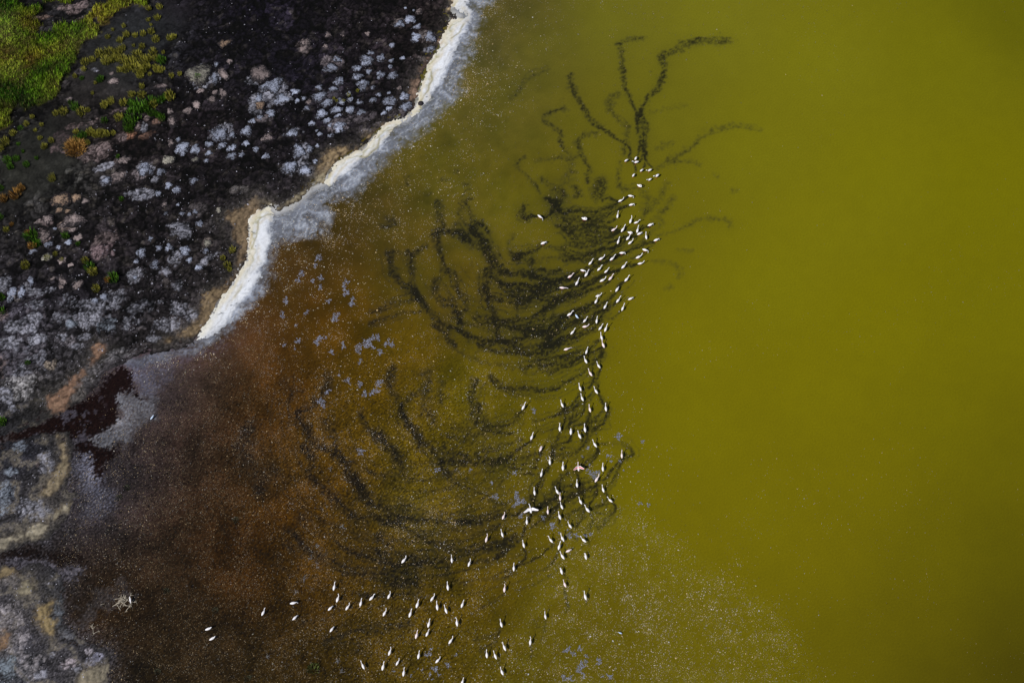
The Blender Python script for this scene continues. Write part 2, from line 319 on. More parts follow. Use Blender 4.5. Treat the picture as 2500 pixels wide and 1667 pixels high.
    (C_, 34, 40, .45, .4, [810,290,800,400,740,520,560,620]), (C_, 26, 26, .5, .4, [780,690,820,780,850,860]), (C_, 26, 30, .5, .4, [1060,630,1100,720,1160,790,1240,840,1300,900,1360,970,1400,1060]), (C_, 34, 34, .4, .4, [1320,270,1300,400,1390,560,1430,680,1500,750,1560,880]),
    (C_, 40, 40, .35, .4, [1620,280,1610,400,1600,560,1620,680]), (C_, 40, 40, .4, .3, [1200,760,1260,820,1200,880]), (C_, 60, 60, .35, .3, [1400,1380,1380,1480,1420,1540]), (C_, 40, 40, .3, .3, [560,1460,600,1520]), (C_, 20, 24, .35, .3, [1150,1120,1250,1140,1340,1100]), (C_, 40, 50, .3, .25, [470,330,450,420,560,470]),
    (E_, 16, 20, .7, .4, [440,330,540,390,600,470,680,540,780,570,880,610,960,650,1100,690,1250,700,1400,740,1550,740]), (E_, 20, 20, .5, .4, [450,440,540,540,600,570]), (E_, 12, 18, .5, .6, [860,430,960,510,1080,550,1180,590,1300,620,1420,630,1600,610,1700,600,1800,610]),
    (E_, 14, 14, .5, .4, [1190,500,1260,570,1320,610,1330,690]), (E_, 16, 16, .4, .4, [1250,350,1210,400,1280,460,1400,520,1520,570,1600,600]), (E_, 22, 16, .5, .6, [1130,200,1250,280,1350,300,1450,340,1600,420,1750,480,1900,520,2050,490,2160,460,2330,380]),
    (E_, 18, 12, .4, .4, [1420,240,1560,260,1820,290,2000,280,2200,250]), (E_, 10, 10, .6, .4, [1940,610,2060,600,2160,550,2280,490,2335,460]), (E_, 5, 10, .6, .4, [2235,405,2240,440,2230,500,2160,590]), (E_, 5, 9, .5, .3, [1410,620,1340,690]), (E_, 5, 9, .6, .3, [1815,605,1800,640,1750,700]),
    (E_, 14, 14, .4, .3, [1060,890,1250,880,1430,860,1580,850]), (E_, 16, 16, .35, .3, [560,1110,740,1080,850,1040]), (E_, 18, 18, .4, .3, [760,1260,800,1250,980,1180,1100,1160,1300,1130,1480,1080]), (E_, 18, 18, .4, .3, [1000,1330,1150,1340]), (E_, 6, 12, .5, .25, [2240,860,2150,930,1950,1030]), (E_, 12, 12, .4, .3, [2330,700,2200,740,2050,740]), (E_, 16, 20, .3, .3, [1380,980,1250,1080,1150,1120]), (E_, 24, 24, .25, .25, [1700,700,1850,760,1980,800]), (E_, 5, 12, .5, .3, [2215,1140,2190,1220,2100,1290,2030,1330]), (E_, 14, 14, .3, .3, [1300,760,1420,800,1560,770]), (E_, 5, 7, .6, .3, [2085,445,2070,490]), (E_, 5, 9, .4, .2, [1470,1060,1440,1120]),
    (F_, 5, 7, .7, .4, [590,700,600,740]), (F_, 4, 6, .8, .35, [605,830,615,930,610,1030]), (F_, 6, 9, .6, .3, [550,510,510,600,440,650,300,680]), (F_, 4, 10, .8, .35, [270,500,278,550,230,620,150,700,60,800]), (F_, 6, 10, .6, .45, [500,450,400,550,280,620,150,660,0,730]), (F_, 5, 11, .6, .4, [290,300,230,420,120,500,30,600]), (F_, 4, 6, .7, .4, [645,340,680,400,710,430]), (F_, 10, 12, .35, .25, [560,660,500,700,350,790,200,830]), (F_, 4, 6, .5, .2, [775,915,770,970]), (F_, 4, 9, .4, .2, [442,1080,430,1180,400,1260]), (F_, 4, 6, .6, .3, [320,1290,315,1400]), (F_, 4, 8, .5, .3, [820,320,790,370]), (F_, 4, 7, .4, .2, [770,420,800,480]), (F_, 4, 7, .4, .2, [45,1400,55,1460]), (F_, 6, 8, .5, .2, [120,1330,130,1400]), (F_, 10, 12, .3, .2, [340,1090,420,1130]), (F_, 8, 10, .4, .4, [380,160,460,110,540,60]), (F_, 5, 9, .4, .3, [540,160,460,260,380,320]),
]
R_ = (879, 293, 2.2927)
TRAILS += [
    (R_, 12, 26, .35, .3, [1660, 650, 1760, 625, 1850, 580, 1950, 550, 2060, 570, 2075, 610]), (R_, 16, 26, .25, .22, [1630, 790, 1740, 800, 1800, 850, 1780, 890]), (R_, 22, 22, .22, .2, [1780, 730, 1860, 732]), (R_, 22, 20, .2, .15, [1710, 945, 1770, 930]),
    (R_, 16, 24, .35, .2, [1560, 560, 1640, 480, 1700, 400, 1720, 340]), (R_, 16, 26, .3, .2, [1600, 600, 1690, 520, 1760, 430]), (R_, 12, 24, .4, .2, [1450, 760, 1560, 690, 1660, 600, 1700, 560]), (R_, 20, 26, .3, .25, [1330, 330, 1300, 420, 1330, 460]), (R_, 20, 26, .35, .3, [1440, 300, 1460, 380, 1520, 400]),
    (R_, 10, 26, .5, .35, [1420, 620, 1340, 640, 1260, 610, 1180, 640, 1120, 600]), (R_, 10, 26, .5, .35, [1400, 700, 1300, 730, 1200, 700, 1120, 720, 1000, 700]), (R_, 10, 26, .5, .4, [1330, 760, 1220, 780, 1100, 770, 960, 790, 860, 770]),
    (R_, 22, 24, .4, .3, [600, 440, 560, 520, 610, 600]), (R_, 22, 24, .35, .25, [420, 520, 440, 600, 420, 640, 460, 760]), (R_, 24, 24, .3, .2, [860, 640, 830, 720, 860, 780]), (R_, 24, 28, .3, .3, [500, 1040, 560, 1120, 600, 1200, 700, 1260]), (R_, 18, 26, .35, .3, [420, 1150, 500, 1250, 620, 1330, 780, 1370, 900, 1380]), (R_, 22, 26, .3, .25, [740, 1090, 760, 1180, 750, 1260]), (R_, 20, 26, .3, .25, [870, 1000, 880, 1100, 860, 1200, 900, 1300]),
]
# every strand of the two fans runs in company: thinner neighbours close beside it
twin = random.Random(17)
for (crop, w0, w1, a0, a1, pts) in list(TRAILS):
    if len(pts) >= 8 and crop in (A_, B_, D_, E_, C_):
        for rep_ in range(1 if crop in (A_, C_) else 7 if crop in (D_, E_) else 4):
            ph_ = twin.uniform(0, 6.28); am = twin.choice((-1, 1)) * (twin.uniform(10, 36) if crop in (D_, E_) else twin.uniform(6, 24) if crop == B_ else twin.uniform(6, 12)) * 3.336
            q = []
            n_ = len(pts) // 2
            for i_ in range(n_):
                k_ = i_ / (n_ - 1)
                ax_, ay_ = pts[2 * max(i_ - 1, 0)], pts[2 * max(i_ - 1, 0) + 1]; bx_, by_ = pts[2 * min(i_ + 1, n_ - 1)], pts[2 * min(i_ + 1, n_ - 1) + 1]
                L_ = math.hypot(bx_ - ax_, by_ - ay_) + 1e-6
                o_ = am * (.25 + .75 * math.sin(ph_ + 2.6 * k_)) * min(1, .15 + 2.2 * k_)
                q += [pts[2 * i_] - (by_ - ay_) / L_ * o_, pts[2 * i_ + 1] + (bx_ - ax_) / L_ * o_]
            k0 = twin.randint(0, 1)
            TRAILS.append((crop, -twin.uniform(3.5, 5), -twin.uniform(4, 7 if crop in (D_, E_) else 12), twin.uniform(.4, .66) * min(a0, 1), twin.uniform(.26, .46), q[2 * k0:]))
# fine old strands: the flock wheels round, so faint arcs lie one inside the other
for cx_, cy_, rlo, rhi, asp, n_, t0, t1 in ((1010, 1010, 130, 430, .86, 34, -5, 215), (1290, 640, 110, 330, .62, 18, 10, 200), (1000, 1130, 250, 560, .62, 12, 15, 165)):
    for i_ in range(n_):
        R0 = rlo + (rhi - rlo) * (i_ + twin.uniform(.2, .8)) / n_
        a_, b_ = twin.uniform(t0, t0 + 60), twin.uniform(t1 - 80, t1)
        wp, wa = twin.uniform(0, 6.28), twin.uniform(6, 16)
        q = []
        for k_ in range(12):
            t_ = math.radians(a_ + (b_ - a_) * k_ / 11)
            R1 = R0 * (1 + .10 * math.sin(1.3 * t_ + wp)) + wa * math.sin(4 * t_ + wp)
            q += [cx_ + R1 * math.cos(t_), cy_ + R1 * asp * math.sin(t_)]
        TRAILS.append(((0, 0, 1), -twin.uniform(3.5, 5), -twin.uniform(4, 8), twin.uniform(.35, .62), twin.uniform(.25, .42), q))
dens = np.zeros((NY, NX), np.float32)
rr = random.Random(5)


def stamp(A, x, y, r, a):
    i0 = int((x - r - X0) / DX); i1 = int((x + r - X0) / DX) + 2
    j0 = int((y - r - Y0) / DX); j1 = int((y + r - Y0) / DX) + 2
    if i0 < 0 or j0 < 0 or i1 >= NX or j1 >= NY:
        return
    xs = gx[i0:i1] - x; ys = gy[j0:j1] - y
    q = 1 - (xs[None, :] ** 2 + ys[:, None] ** 2) / (r * r)
    A[j0:j1, i0:i1] += a * np.clip(q, 0, 1) ** 2


for (crop, w0, w1, a0, a1, pts) in TRAILS:
    C = smooth_curve(gpts(pts, *crop), 0.06)
    soft = w0 < 0
    w0, w1 = abs(w0), abs(w1)
    a1 *= 1.15
    if w0 > 9: a0 *= 1.1
    if w0 >= 40 and crop != C_: a0 *= .6; a1 *= .6
    if crop in (C_, E_): a0 *= 1.3; a1 *= 1.3
    if crop in (D_, F_): a0 *= 1.35; a1 *= 1.3
    if crop == B_: a0 *= 1.45; a1 *= 1.7
    if crop == B_ and w0 < 12: w1 = 6 + (w1 - 6) * .62; a1 *= .8
    seg = np.linalg.norm(np.diff(C, axis=0), axis=1); L = seg.sum()
    run, nxt, side = 0.0, 0.0, 1
    for i in range(len(seg)):
        if run >= nxt:
            t = run / L
            tt = min(1.0, t * 1.35)
            r = 0.5 * 0.05 * (w0 + (w1 - w0) * tt)
            a = a0 + (a1 - a0) * t
            d = (C[i + 1] - C[i]) / (seg[i] + 1e-9)
            off = side * r * rr.uniform(.25, .6) + rr.gauss(0, .15 * r)
            fade = rr.uniform(.35, 1.25) if w0 > 9 else rr.uniform(.6, 1.2)
            rad = max(0.17, r * rr.uniform(.45, .85))
            if soft:
                wob = .35 * r * math.sin(run * 2.3 / max(r, .12) * .22)
                stamp(dens, C[i][0] - d[1] * wob + rr.gauss(0, .12 * r), C[i][1] + d[0] * wob + rr.gauss(0, .12 * r), max(.15, r * rr.uniform(.7, 1.1)), a * rr.uniform(.5, 1.2) * .95)
                nxt = run + max(.1, r * .5)
                run += seg[i]
                continue
            stamp(dens, C[i][0] - d[1] * off, C[i][1] + d[0] * off, rad, a * fade * 1.0)
            stamp(dens, C[i][0] + rr.gauss(0, .1 * r), C[i][1] + rr.gauss(0, .1 * r), max(.17, r * .75), a * .75)
            if rr.random() < .5:
                stamp(dens, C[i][0] + rr.gauss(0, .35 * r), C[i][1] + rr.gauss(0, .35 * r), rad * rr.uniform(.4, .9), a * .8)
            if rr.random() < .12 and r > .25:
                stamp(dens, C[i][0] + rr.gauss(0, 1.5 * r), C[i][1] + rr.gauss(0, 1.5 * r), rad * rr.uniform(.4, .8), a * .35)
            nxt = run + max(0.09, r * rr.uniform(.42, .75)); side = -side
        run += seg[i]
dens = sample(dens, GX + 0.07 * warp_x, GY + 0.07 * warp_y).astype(np.float32)
_k = np.exp(-0.5 * ((np.fft.fftfreq(NY, DX)[:, None] ** 2 + np.fft.rfftfreq(NX, DX)[None, :] ** 2) * (2 * math.pi * .9) ** 2))
murk = np.fft.irfft2(np.fft.rfft2(dens) * _k, s=(NY, NX)).astype(np.float32)
dens = dens * np.clip(0.92 + 0.38 * n_fine + 0.17 * n_mid, .1, 2.4)
plume = .96 * (1 - np.exp(-1.3 * dens))
water_col = mixc(water_col, alb(48, 50, 24), np.clip(.56 * (1 - np.exp(-.7 * murk)), 0, .56) * (1 - .45 * sstep(66, 56, GY)) * sstep(-34, -14, GX))
deep = sstep(.35, 1.0, plume)
plume_c = water_col * (.34 - .24 * deep)[..., None] + alb(10, 13, 16) + alb(14, 18, 14) * (1 - deep)[..., None]
water_col = water_col + (plume_c - water_col) * np.clip(plume * 1.02, 0, 1)[..., None]

dark_w = sstep(-8, -26, GX) * sstep(72, 62, GY)
water_col *= (1 - .16 * dark_w - .12 * dark_w * sstep(46, 30, GY))[..., None]
# ---- grey-white film floating off the shore
K2, K5, K4 = (620, 0, 3.647), (500, 420, 3.647), (0, 840, 3.647)
FILM = [(1141, -60), (1210, -20), (1215, 0), (1200, 12), (1170, 22), (1185, 50), (1157, 96), (1146, 151), (1133, 186), (1130, 219), (1103, 252), (1064, 296), (1031, 329), (1004, 348), (965, 378), (941, 403), (916, 428),
        (900, 450), (881, 472), (867, 486), (821, 489), (797, 500), (806, 519), (811, 543), (800, 565), (777, 579), (741, 585), (708, 585), (686, 598), (667, 620), (665, 661), (654, 705), (637, 733), (610, 757), (582, 787),
        (555, 815), (529, 842), (480, 865), (425, 880), (370, 890), (320, 900), (300, 880), (356, 860), (440, 845), (470, 830), (497, 798), (550, 700), (600, 620), (600, 560), (650, 500), (740, 470), (800, 420), (900, 340), (1000, 270), (1030, 200), (1100, 60), (1100, -60)]
film_m, film_d = zone(FILM, edge=.55, ragged=.22)
flow = spectral(21, 0.25, 2.0, .7)
# streaks that run along the shore: contour bands of the distance to it, bent by slow noise
ph = SD * 1.5 - film_d * 1.5 + 1.1 * n_mid2 + .5 * warp_x
streak = 0.5 + 0.26 * np.sin(ph * 1.9 + 0.25 * n_fine) + .2 * np.sin(ph * .83 + 2) + .05 * n_mid
vein = np.clip(1 - np.abs(np.sin(ph * 1.25 + 0.06 * n_clod)) * 3.4, 0, 1)
film_c = alb(134, 138, 148) * (0.42 + 0.7 * streak + 0.06 * flow)[..., None]
southness = sstep(60, 44, GY)                    # the film turns browner towards the south
film_c = mixc(film_c, alb(108, 98, 112), 0.6 * southness * np.clip(.5 + .5 * warp_y, 0, 1))
film_c = mixc(film_c, alb(205, 209, 216), .55 * vein)
film_c = mixc(film_c, alb(72, 70, 80), .4 * np.clip(1 - np.abs(np.sin(ph * 1.25 + 1.5)) * 3.6, 0, 1))
film_a = film_m * np.clip(.42 + .5 * (streak - .5) + .1 * n_mid + .14 * n_fine + .6 * sstep(.1, -1.7, film_d), 0, .97)
fade_w = sstep(-29.0, -40.0, GX + 0.0 * GY) * sstep(70, 58, GY)
water_col = mixc(water_col, film_c, np.clip(film_a * (1 - .45 * fade_w), 0, 1))
# brown rind and purple haze just outside the film
film_c = mixc(film_c, alb(204, 200, 192), .75 * np.exp(-(SD / .75) ** 2) * sstep(64, 68, GY))
water_col = mixc(water_col, film_c, film_m * .8 * np.exp(-(SD / .9) ** 2) * sstep(64, 68, GY))
rind = np.exp(-((film_d - .35) / .35) ** 2) * sstep(66, 60, GY)
water_col = mixc(water_col, alb(72, 48, 36), .55 * rind)
film_keep = film_a
haze_m = np.exp(-np.clip(film_d, 0, 99) / 1.5) * (film_d > 0) * sstep(70, 62, GY)
water_col = mixc(water_col, alb(96, 78, 84), .5 * haze_m * np.clip(.6 + .4 * n_fine, 0, 1))

# greyer greasy sheets in the southern cove and the clear dark pool between them
SHEET1 = [1030,440,1180,430,1250,500,1390,480,1390,600,1290,700,1130,850,1000,900,940,930,870,905,810,855,950,760,1060,680,1045,620,1055,520]
SHEET2 = [700,985,780,970,830,1100,880,1230,1000,1330,1000,1500,860,1560,720,1560,760,1350,640,1150,640,1080]
SHEET3 = [1110,170,1300,60,1500,10,1700,20,1900,0,1850,60,1600,180,1450,300,1400,450,1250,430,1190,330,1180,260]
POOL = [1100,190,1180,270,1190,340,1160,370,1230,440,1300,510,1250,490,1190,425,1040,440,1055,520,1045,640,1060,680,950,760,810,850,870,910,940,930,990,900,1000,940,1070,960,1000,1000,940,1060,920,1130,910,1220,850,1180,830,1100,820,1010,780,960,700,990,670,870,600,790,480,800,0,870,0,830,400,690,620,570,740,500,830,450,900,420,930,300,1000,260]
pool_m, pool_d = zone(POOL, *K4, edge=.12, ragged=.3, noise=.6 * n_fine + .5 * n_clod)
for P, c, a, reach in ((SHEET1, (122, 122, 128), .95, 3.6), (SHEET2, (112, 112, 126), .85, 3.4), (SHEET3, (108, 108, 124), .75, 7.0)):
    m, d = zone(P, *K4, edge=1.0, ragged=.35)
    shade = np.clip(.72 + .1 * n_mid2 + .12 * n_fine + .3 * n_pore * (P is SHEET2) + .35 * np.exp(-(pool_d / .35) ** 2), .2, 1.6)
    film_keep = np.maximum(film_keep, .6 * m)
    water_col = mixc(water_col, alb(*c) * shade[..., None], np.clip(m * a * np.exp(-np.clip(pool_d, 0, 99) / reach) * (.85 + .25 * n_fine), 0, 1))
water_col = mixc(water_col, alb(22, 10, 7), pool_m * .97)
rafts = np.clip((n_mid + .5 * n_clod - 1.0) * 1.5, 0, 1) * pool_m * sstep(-45.5, -49.0, GX)
water_col = mixc(water_col, alb(74, 70, 78), .6 * rafts)
shal = np.exp(-np.clip(SD, 0, 99) / 1.1) * sstep(58, 52, GY) * (1 - pool_m)
water_col = mixc(water_col, alb(58, 55, 58) * np.clip(.8 + .45 * n_pore + .3 * n_fine, .2, 2)[..., None], np.clip(.75 * shal * (.8 + .3 * n_mid), 0, .9))
POOL2 = [0,420,100,350,300,370,450,410,560,400,720,430,760,520,640,500,520,560,480,560,500,500,420,460,330,480,200,560,60,520,0,500]
p2m, p2d = zone(POOL2, 0, 1237, 3.647, edge=.12, ragged=.3, noise=n_fine)
water_col = mixc(water_col, alb(20, 12, 8), .9 * p2m)
raft2, _ = zone([30,470,150,450,330,480,420,470,540,560,640,520,760,540,740,580,620,650,500,640,420,600,280,520,200,550,80,520], 0, 1237, 3.647, edge=.12, ragged=.25, noise=n_fine)
water_col = mixc(water_col, alb(82, 78, 84) * (.85 + .2 * n_clod)[..., None], .8 * raft2)
shoal, _ = zone([900,740,1100,700,1230,760,1000,880,860,900,830,1020,700,1040,700,960,780,850], 0, 1237, 3.647, edge=.7, ragged=.4)
water_col = mixc(water_col, alb(66, 62, 62), .6 * shoal * np.clip(.8 + .3 * n_fine, 0, 1))
# fine speckle of algae in the brown shallows
brown = sstep(6, -14, GX) * sstep(72, 50, GY) * (1 - .85 * np.clip(film_keep, 0, 1))
water_col *= np.clip(1 + brown * (.36 * n_pore + .2 * n_clod + .1 * n_mid2), .3, 2.4)[..., None]
water_col *= (1 + .035 * n_pore)[..., None]
FAN = [(1430, 1230), (1540, 1250), (1640, 1310), (1740, 1385), (1830, 1425), (1900, 1480), (1950, 1560), (1990, 1640), (2010, 1740), (1180, 1740), (1240, 1560), (1330, 1400), (1380, 1290)]
fan_m, fan_d = zone(FAN, edge=1.1, ragged=.6, noise=n_mid)
fan_in = fan_m * (.35 + .65 * np.exp(np.clip(fan_d, -99, 0) / 7.0))
water_col = mixc(water_col, alb(140, 130, 40), np.clip(.13 * fan_in * np.clip(.8 + .5 * n_pore + .3 * n_mid, 0, 2), 0, .6))
water_col = np.clip(water_col, .0012, 1)

# ------------------------------------------------------------------ land colour and height
LAND_CTRL = [(620, 30, 24, 20, 30), (450, 20, 34, 30, 34), (300, 150, 44, 45, 44), (380, 90, 42, 44, 45), (220, 250, 46, 42, 40), (100, 350, 40, 40, 36), (150, 430, 48, 48, 43), (40, 420, 44, 44, 38), (60, 560, 40, 38, 36), (520, 120, 28, 25, 30),
             (700, 180, 26, 23, 31), (900, 60, 34, 29, 31), (1050, 80, 44, 36, 34), (800, 300, 28, 24, 29), (980, 250, 36, 31, 33), (480, 330, 34, 28, 30), (300, 330, 46, 38, 36), (600, 420, 30, 26, 28), (700, 440, 36, 32, 33), (350, 520, 30, 26, 27), (530, 480, 34, 30, 31), (500, 620, 42, 38, 36),
             (250, 600, 36, 31, 31), (120, 640, 30, 27, 27), (420, 720, 38, 34, 35), (200, 720, 40, 37, 40), (60, 760, 52, 49, 53), (300, 800, 46, 43, 43), (400, 820, 54, 50, 47), (30, 880, 66, 63, 66), (180, 870, 52, 50, 50), (110, 960, 52, 50, 46), (40, 1030, 46, 45, 45),
             (60, 1110, 46, 46, 54), (100, 1190, 60, 57, 58), (30, 1230, 62, 60, 64), (80, 1290, 62, 59, 57), (60, 1440, 62, 60, 62), (30, 1530, 92, 86, 90), (100, 1580, 66, 62, 66), (40, 1620, 88, 90, 94), (150, 1620, 80, 76, 78), (220, 1600, 74, 72, 74), (130, 1480, 64, 64, 66)]
land_col = upsample(rbf(LAND_CTRL, _mx, _my, 3.0, 2.5), SX8, SY8)
clod = np.clip(.5 + .5 * (0.8 * n_clod + .5 * n_mid), 0, 1)
mesh_a = spectral(41, .7, 3.2, 1.3); mesh_b = spectral(42, .7, 3.2, 1.3); mesh_c = spectral(43, 1.6, 7.0, 1.4)
seam_all = np.maximum(np.maximum(1 - sstep(.02, .13, np.abs(mesh_a)), 1 - sstep(.02, .13, np.abs(mesh_b))) * .8, 1 - sstep(.02, .10, np.abs(mesh_c)))
hollow = sstep(.5, 1.6, mesh_c + .4 * n_mid)
land_col = mixc(land_col, alb(58, 54, 44), .35 * sstep(.6, 1.4, mesh_a + .3 * n_clod) * sstep(60, 78, GY))


def voro(cell, ang, aniso, seed, warp):
    """cracked-mud cells over the ground: distance to the seam (in cell units) and a random tone per cell"""
    r = np.random.default_rng(seed)
    jx = r.random((256, 256)).astype(np.float32); jy = r.random((256, 256)).astype(np.float32); tn = r.standard_normal((256, 256)).astype(np.float32)
    ca, sa = math.cos(ang), math.sin(ang)
    x = GX + warp * warp_x; y = GY + warp * warp_y
    u = (x * ca + y * sa) / (cell * aniso); v = (-x * sa + y * ca) / cell
    iu = np.floor(u).astype(np.int32); iv = np.floor(v).astype(np.int32)
    f1 = np.full(u.shape, 9., np.float32); f2 = f1.copy(); tone = np.zeros_like(f1)
    for a in (-1, 0, 1):
        for b in (-1, 0, 1):
            ku, kv = (iu + a) & 255, (iv + b) & 255
            d = np.hypot(iu + a + jx[kv, ku] - u, iv + b + jy[kv, ku] - v)
            closer = d < f1
            f2 = np.where(closer, f1, np.minimum(f2, d))
            tone = np.where(closer, tn[kv, ku], tone)
            f1 = np.where(closer, d, f1)
    return f2 - f1, tone


cs, ct = voro(.62, .42, 1.35, 51, .12)
bs_, bt = voro(2.0, .42, 1.6, 52, .35)
cell_k = np.exp(.30 * ct + .38 * bt) * (.25 + .75 * sstep(.03, .22, cs)) * (.15 + .85 * sstep(.03, .19, bs_))
land_col *= (cell_k * np.clip(.95 + .22 * n_clod + .16 * n_mid + .12 * n_pore, .2, 2))[..., None] * (1.02 - .2 * sstep(78, 92, GY))[..., None]
land_col *= (1 + .12 * sstep(74, 54, GY))[..., None] * np.array([.98, .96, 1.04], np.float32)
smoothmud, _ = zone([(230, 60), (420, 0), (480, 40), (400, 130), (330, 200), (380, 230), (300, 260), (200, 250), (120, 300), (0, 400), (0, 520), (90, 500), (180, 420), (230, 330), (170, 240)], edge=1.2, ragged=.5)
mudflat_c = upsample(rbf(LAND_CTRL, _mx, _my, 3.0, 2.5), SX8, SY8) * np.clip(.8 + .14 * n_mid + .14 * n_pore, .3, 2)[..., None]
land_col = land_col * (1 - .75 * smoothmud[..., None]) + mudflat_c * .75 * smoothmud[..., None]

south = sstep(62, 50, GY)
flowb = .5 + .5 * np.sin(SD * 1.9 + 1.3 * n_mid2 + .5 * warp_x)
soft_c = upsample(rbf(LAND_CTRL, _mx, _my, 3.0, 2.5), SX8, SY8) * (np.clip(.32 + .72 * flowb + .34 * n_pore + .2 * n_fine, .12, 2.2))[..., None]
soft_c = mixc(soft_c, alb(132, 122, 104), np.clip(.55 * sstep(.62, .95, flowb) * (.7 + .4 * n_fine), 0, .8))
land_col = land_col * (1 - .8 * south[..., None]) + soft_c * .8 * south[..., None]
# plates of cracked crust in the south-west: a net of dark seams
net_a = spectral(31, .9, 4.5, 1.2); net_b = spectral(32, .9, 4.5, 1.2)
seam = np.maximum(1 - sstep(.03, .16, np.abs(net_a)), 1 - sstep(.03, .16, np.abs(net_b)))
_spy = GY * 0
plates_zone, _ = zone([(-60, 690), (120, 660), (250, 700), (330, 660), (420, 690), (480, 740), (440, 810), (300, 830), (180, 850), (60, 990), (-60, 1010)], edge=1.2, ragged=.6)
seam *= plates_zone

# dark runnels and cracks in the mud
crack = np.zeros((NY, NX), np.float32)
J1, J3 = (0, 0, 3.647), (0, 420, 3.647)
RUNNELS = [
    (J1, 10, [820,0,790,60,700,130,610,170,520,150,430,190,330,230]), (J1, 12, [1900,120,1750,200,1640,270,1500,240,1470,330,1400,420,1320,440]), (J1, 18, [1760,420,1660,500,1560,570,1520,640,1430,720,1340,790]), (J1, 12, [1340,780,1420,800,1500,810,1560,760,1540,690]), (J1, 30, [1560,770,1660,720,1680,600,1600,560]),
    (J1, 10, [700,1420,640,1400,540,1380,480,1350]), (J1, 10, [690,1500,720,1440,800,1480,760,1568]), (J1, 18, [1000,1340,1160,1350,1250,1320,1330,1280]), (J1, 8, [890,290,960,240,1040,150,1080,90]), (J1, 7, [890,300,780,420,720,520,650,640,560,770,480,890,380,960]), (J1, 20, [1560,1240,1560,1330,1600,1410,1720,1400]), (J1, 24, [1660,800,1620,900,1700,960]), (J1, 10, [420,330,520,280,700,200]),
    (J3, 20, [660,90,560,150,460,150,380,240,300,330,200,400,160,450]), (J3, 26, [300,480,420,400,500,320,640,220]), (J3, 16, [700,180,740,260,860,290,1000,330,1160,310,1300,270]), (J3, 14, [480,620,460,680,390,720,280,750,280,800,330,860]), (J3, 22, [640,820,600,880,680,960,780,1000,800,1090,900,1150]), (J3, 24, [1240,1170,1320,1120,1400,1060,1360,1160]), (J3, 12, [720,1140,740,1220,790,1280,800,1360,860,1430,960,1430,1030,1380,1050,1280,1060,1180,1100,1110]), (J3, 12, [880,1160,900,1240,1030,1250]), (J3, 10, [700,1330,690,1390,720,1420]), (J3, 10, [940,1170,960,1110,1030,1060]), (J3, 10, [80,1270,160,1200,250,1130,300,1060,400,1020]), (J3, 10, [20,1400,90,1340,200,1300,320,1250,380,1260,360,1330]), (J3, 9, [300,1170,420,1170,470,1110]), (J3, 9, [480,1180,520,1250,480,1320,520,1400]), (J3, 12, [230,1080,160,1140,60,1180]), (J3, 8, [320,1440,420,1400,520,1420,640,1420]),
    (K4, 14, [0,250,60,200,120,110,220,60]), (K4, 12, [540,220,560,260,600,190,640,130]), (K4, 8, [560,400,600,320,660,260,760,190,830,110,850,20]), (K4, 8, [640,590,700,390,780,300]), (K2, 20, [150,600,170,660,110,740,0,820]), (K2, 16, [800,940,860,930,960,960]), (K2, 12, [1260,830,1240,880,1300,900]), (K2, 14, [400,800,480,760,540,740]),
]
for crop, w, pts in RUNNELS:
    C = smooth_curve(gpts(pts, *crop), .1)
    for p in C:
        r = max(.17, w / 3.647 * .05 * rr.uniform(.6, 1.2))
        stamp(crack, p[0] + rr.gauss(0, .25 * r), p[1] + rr.gauss(0, .25 * r), r, .35)
crack = 1 - np.exp(-1.6 * sample(crack, GX + .12 * warp_x, GY + .12 * warp_y).astype(np.float32))
crack = np.maximum(crack, .9 * seam)
crack = np.maximum(crack, .4 * seam_all * (1 - .75 * smoothmud) * sstep(50, 62, GY))
crack = np.maximum(crack, .55 * hollow * (1 - smoothmud) * sstep(62, 76, GY))
land_col = mixc(land_col, alb(7, 6, 9), .9 * crack)

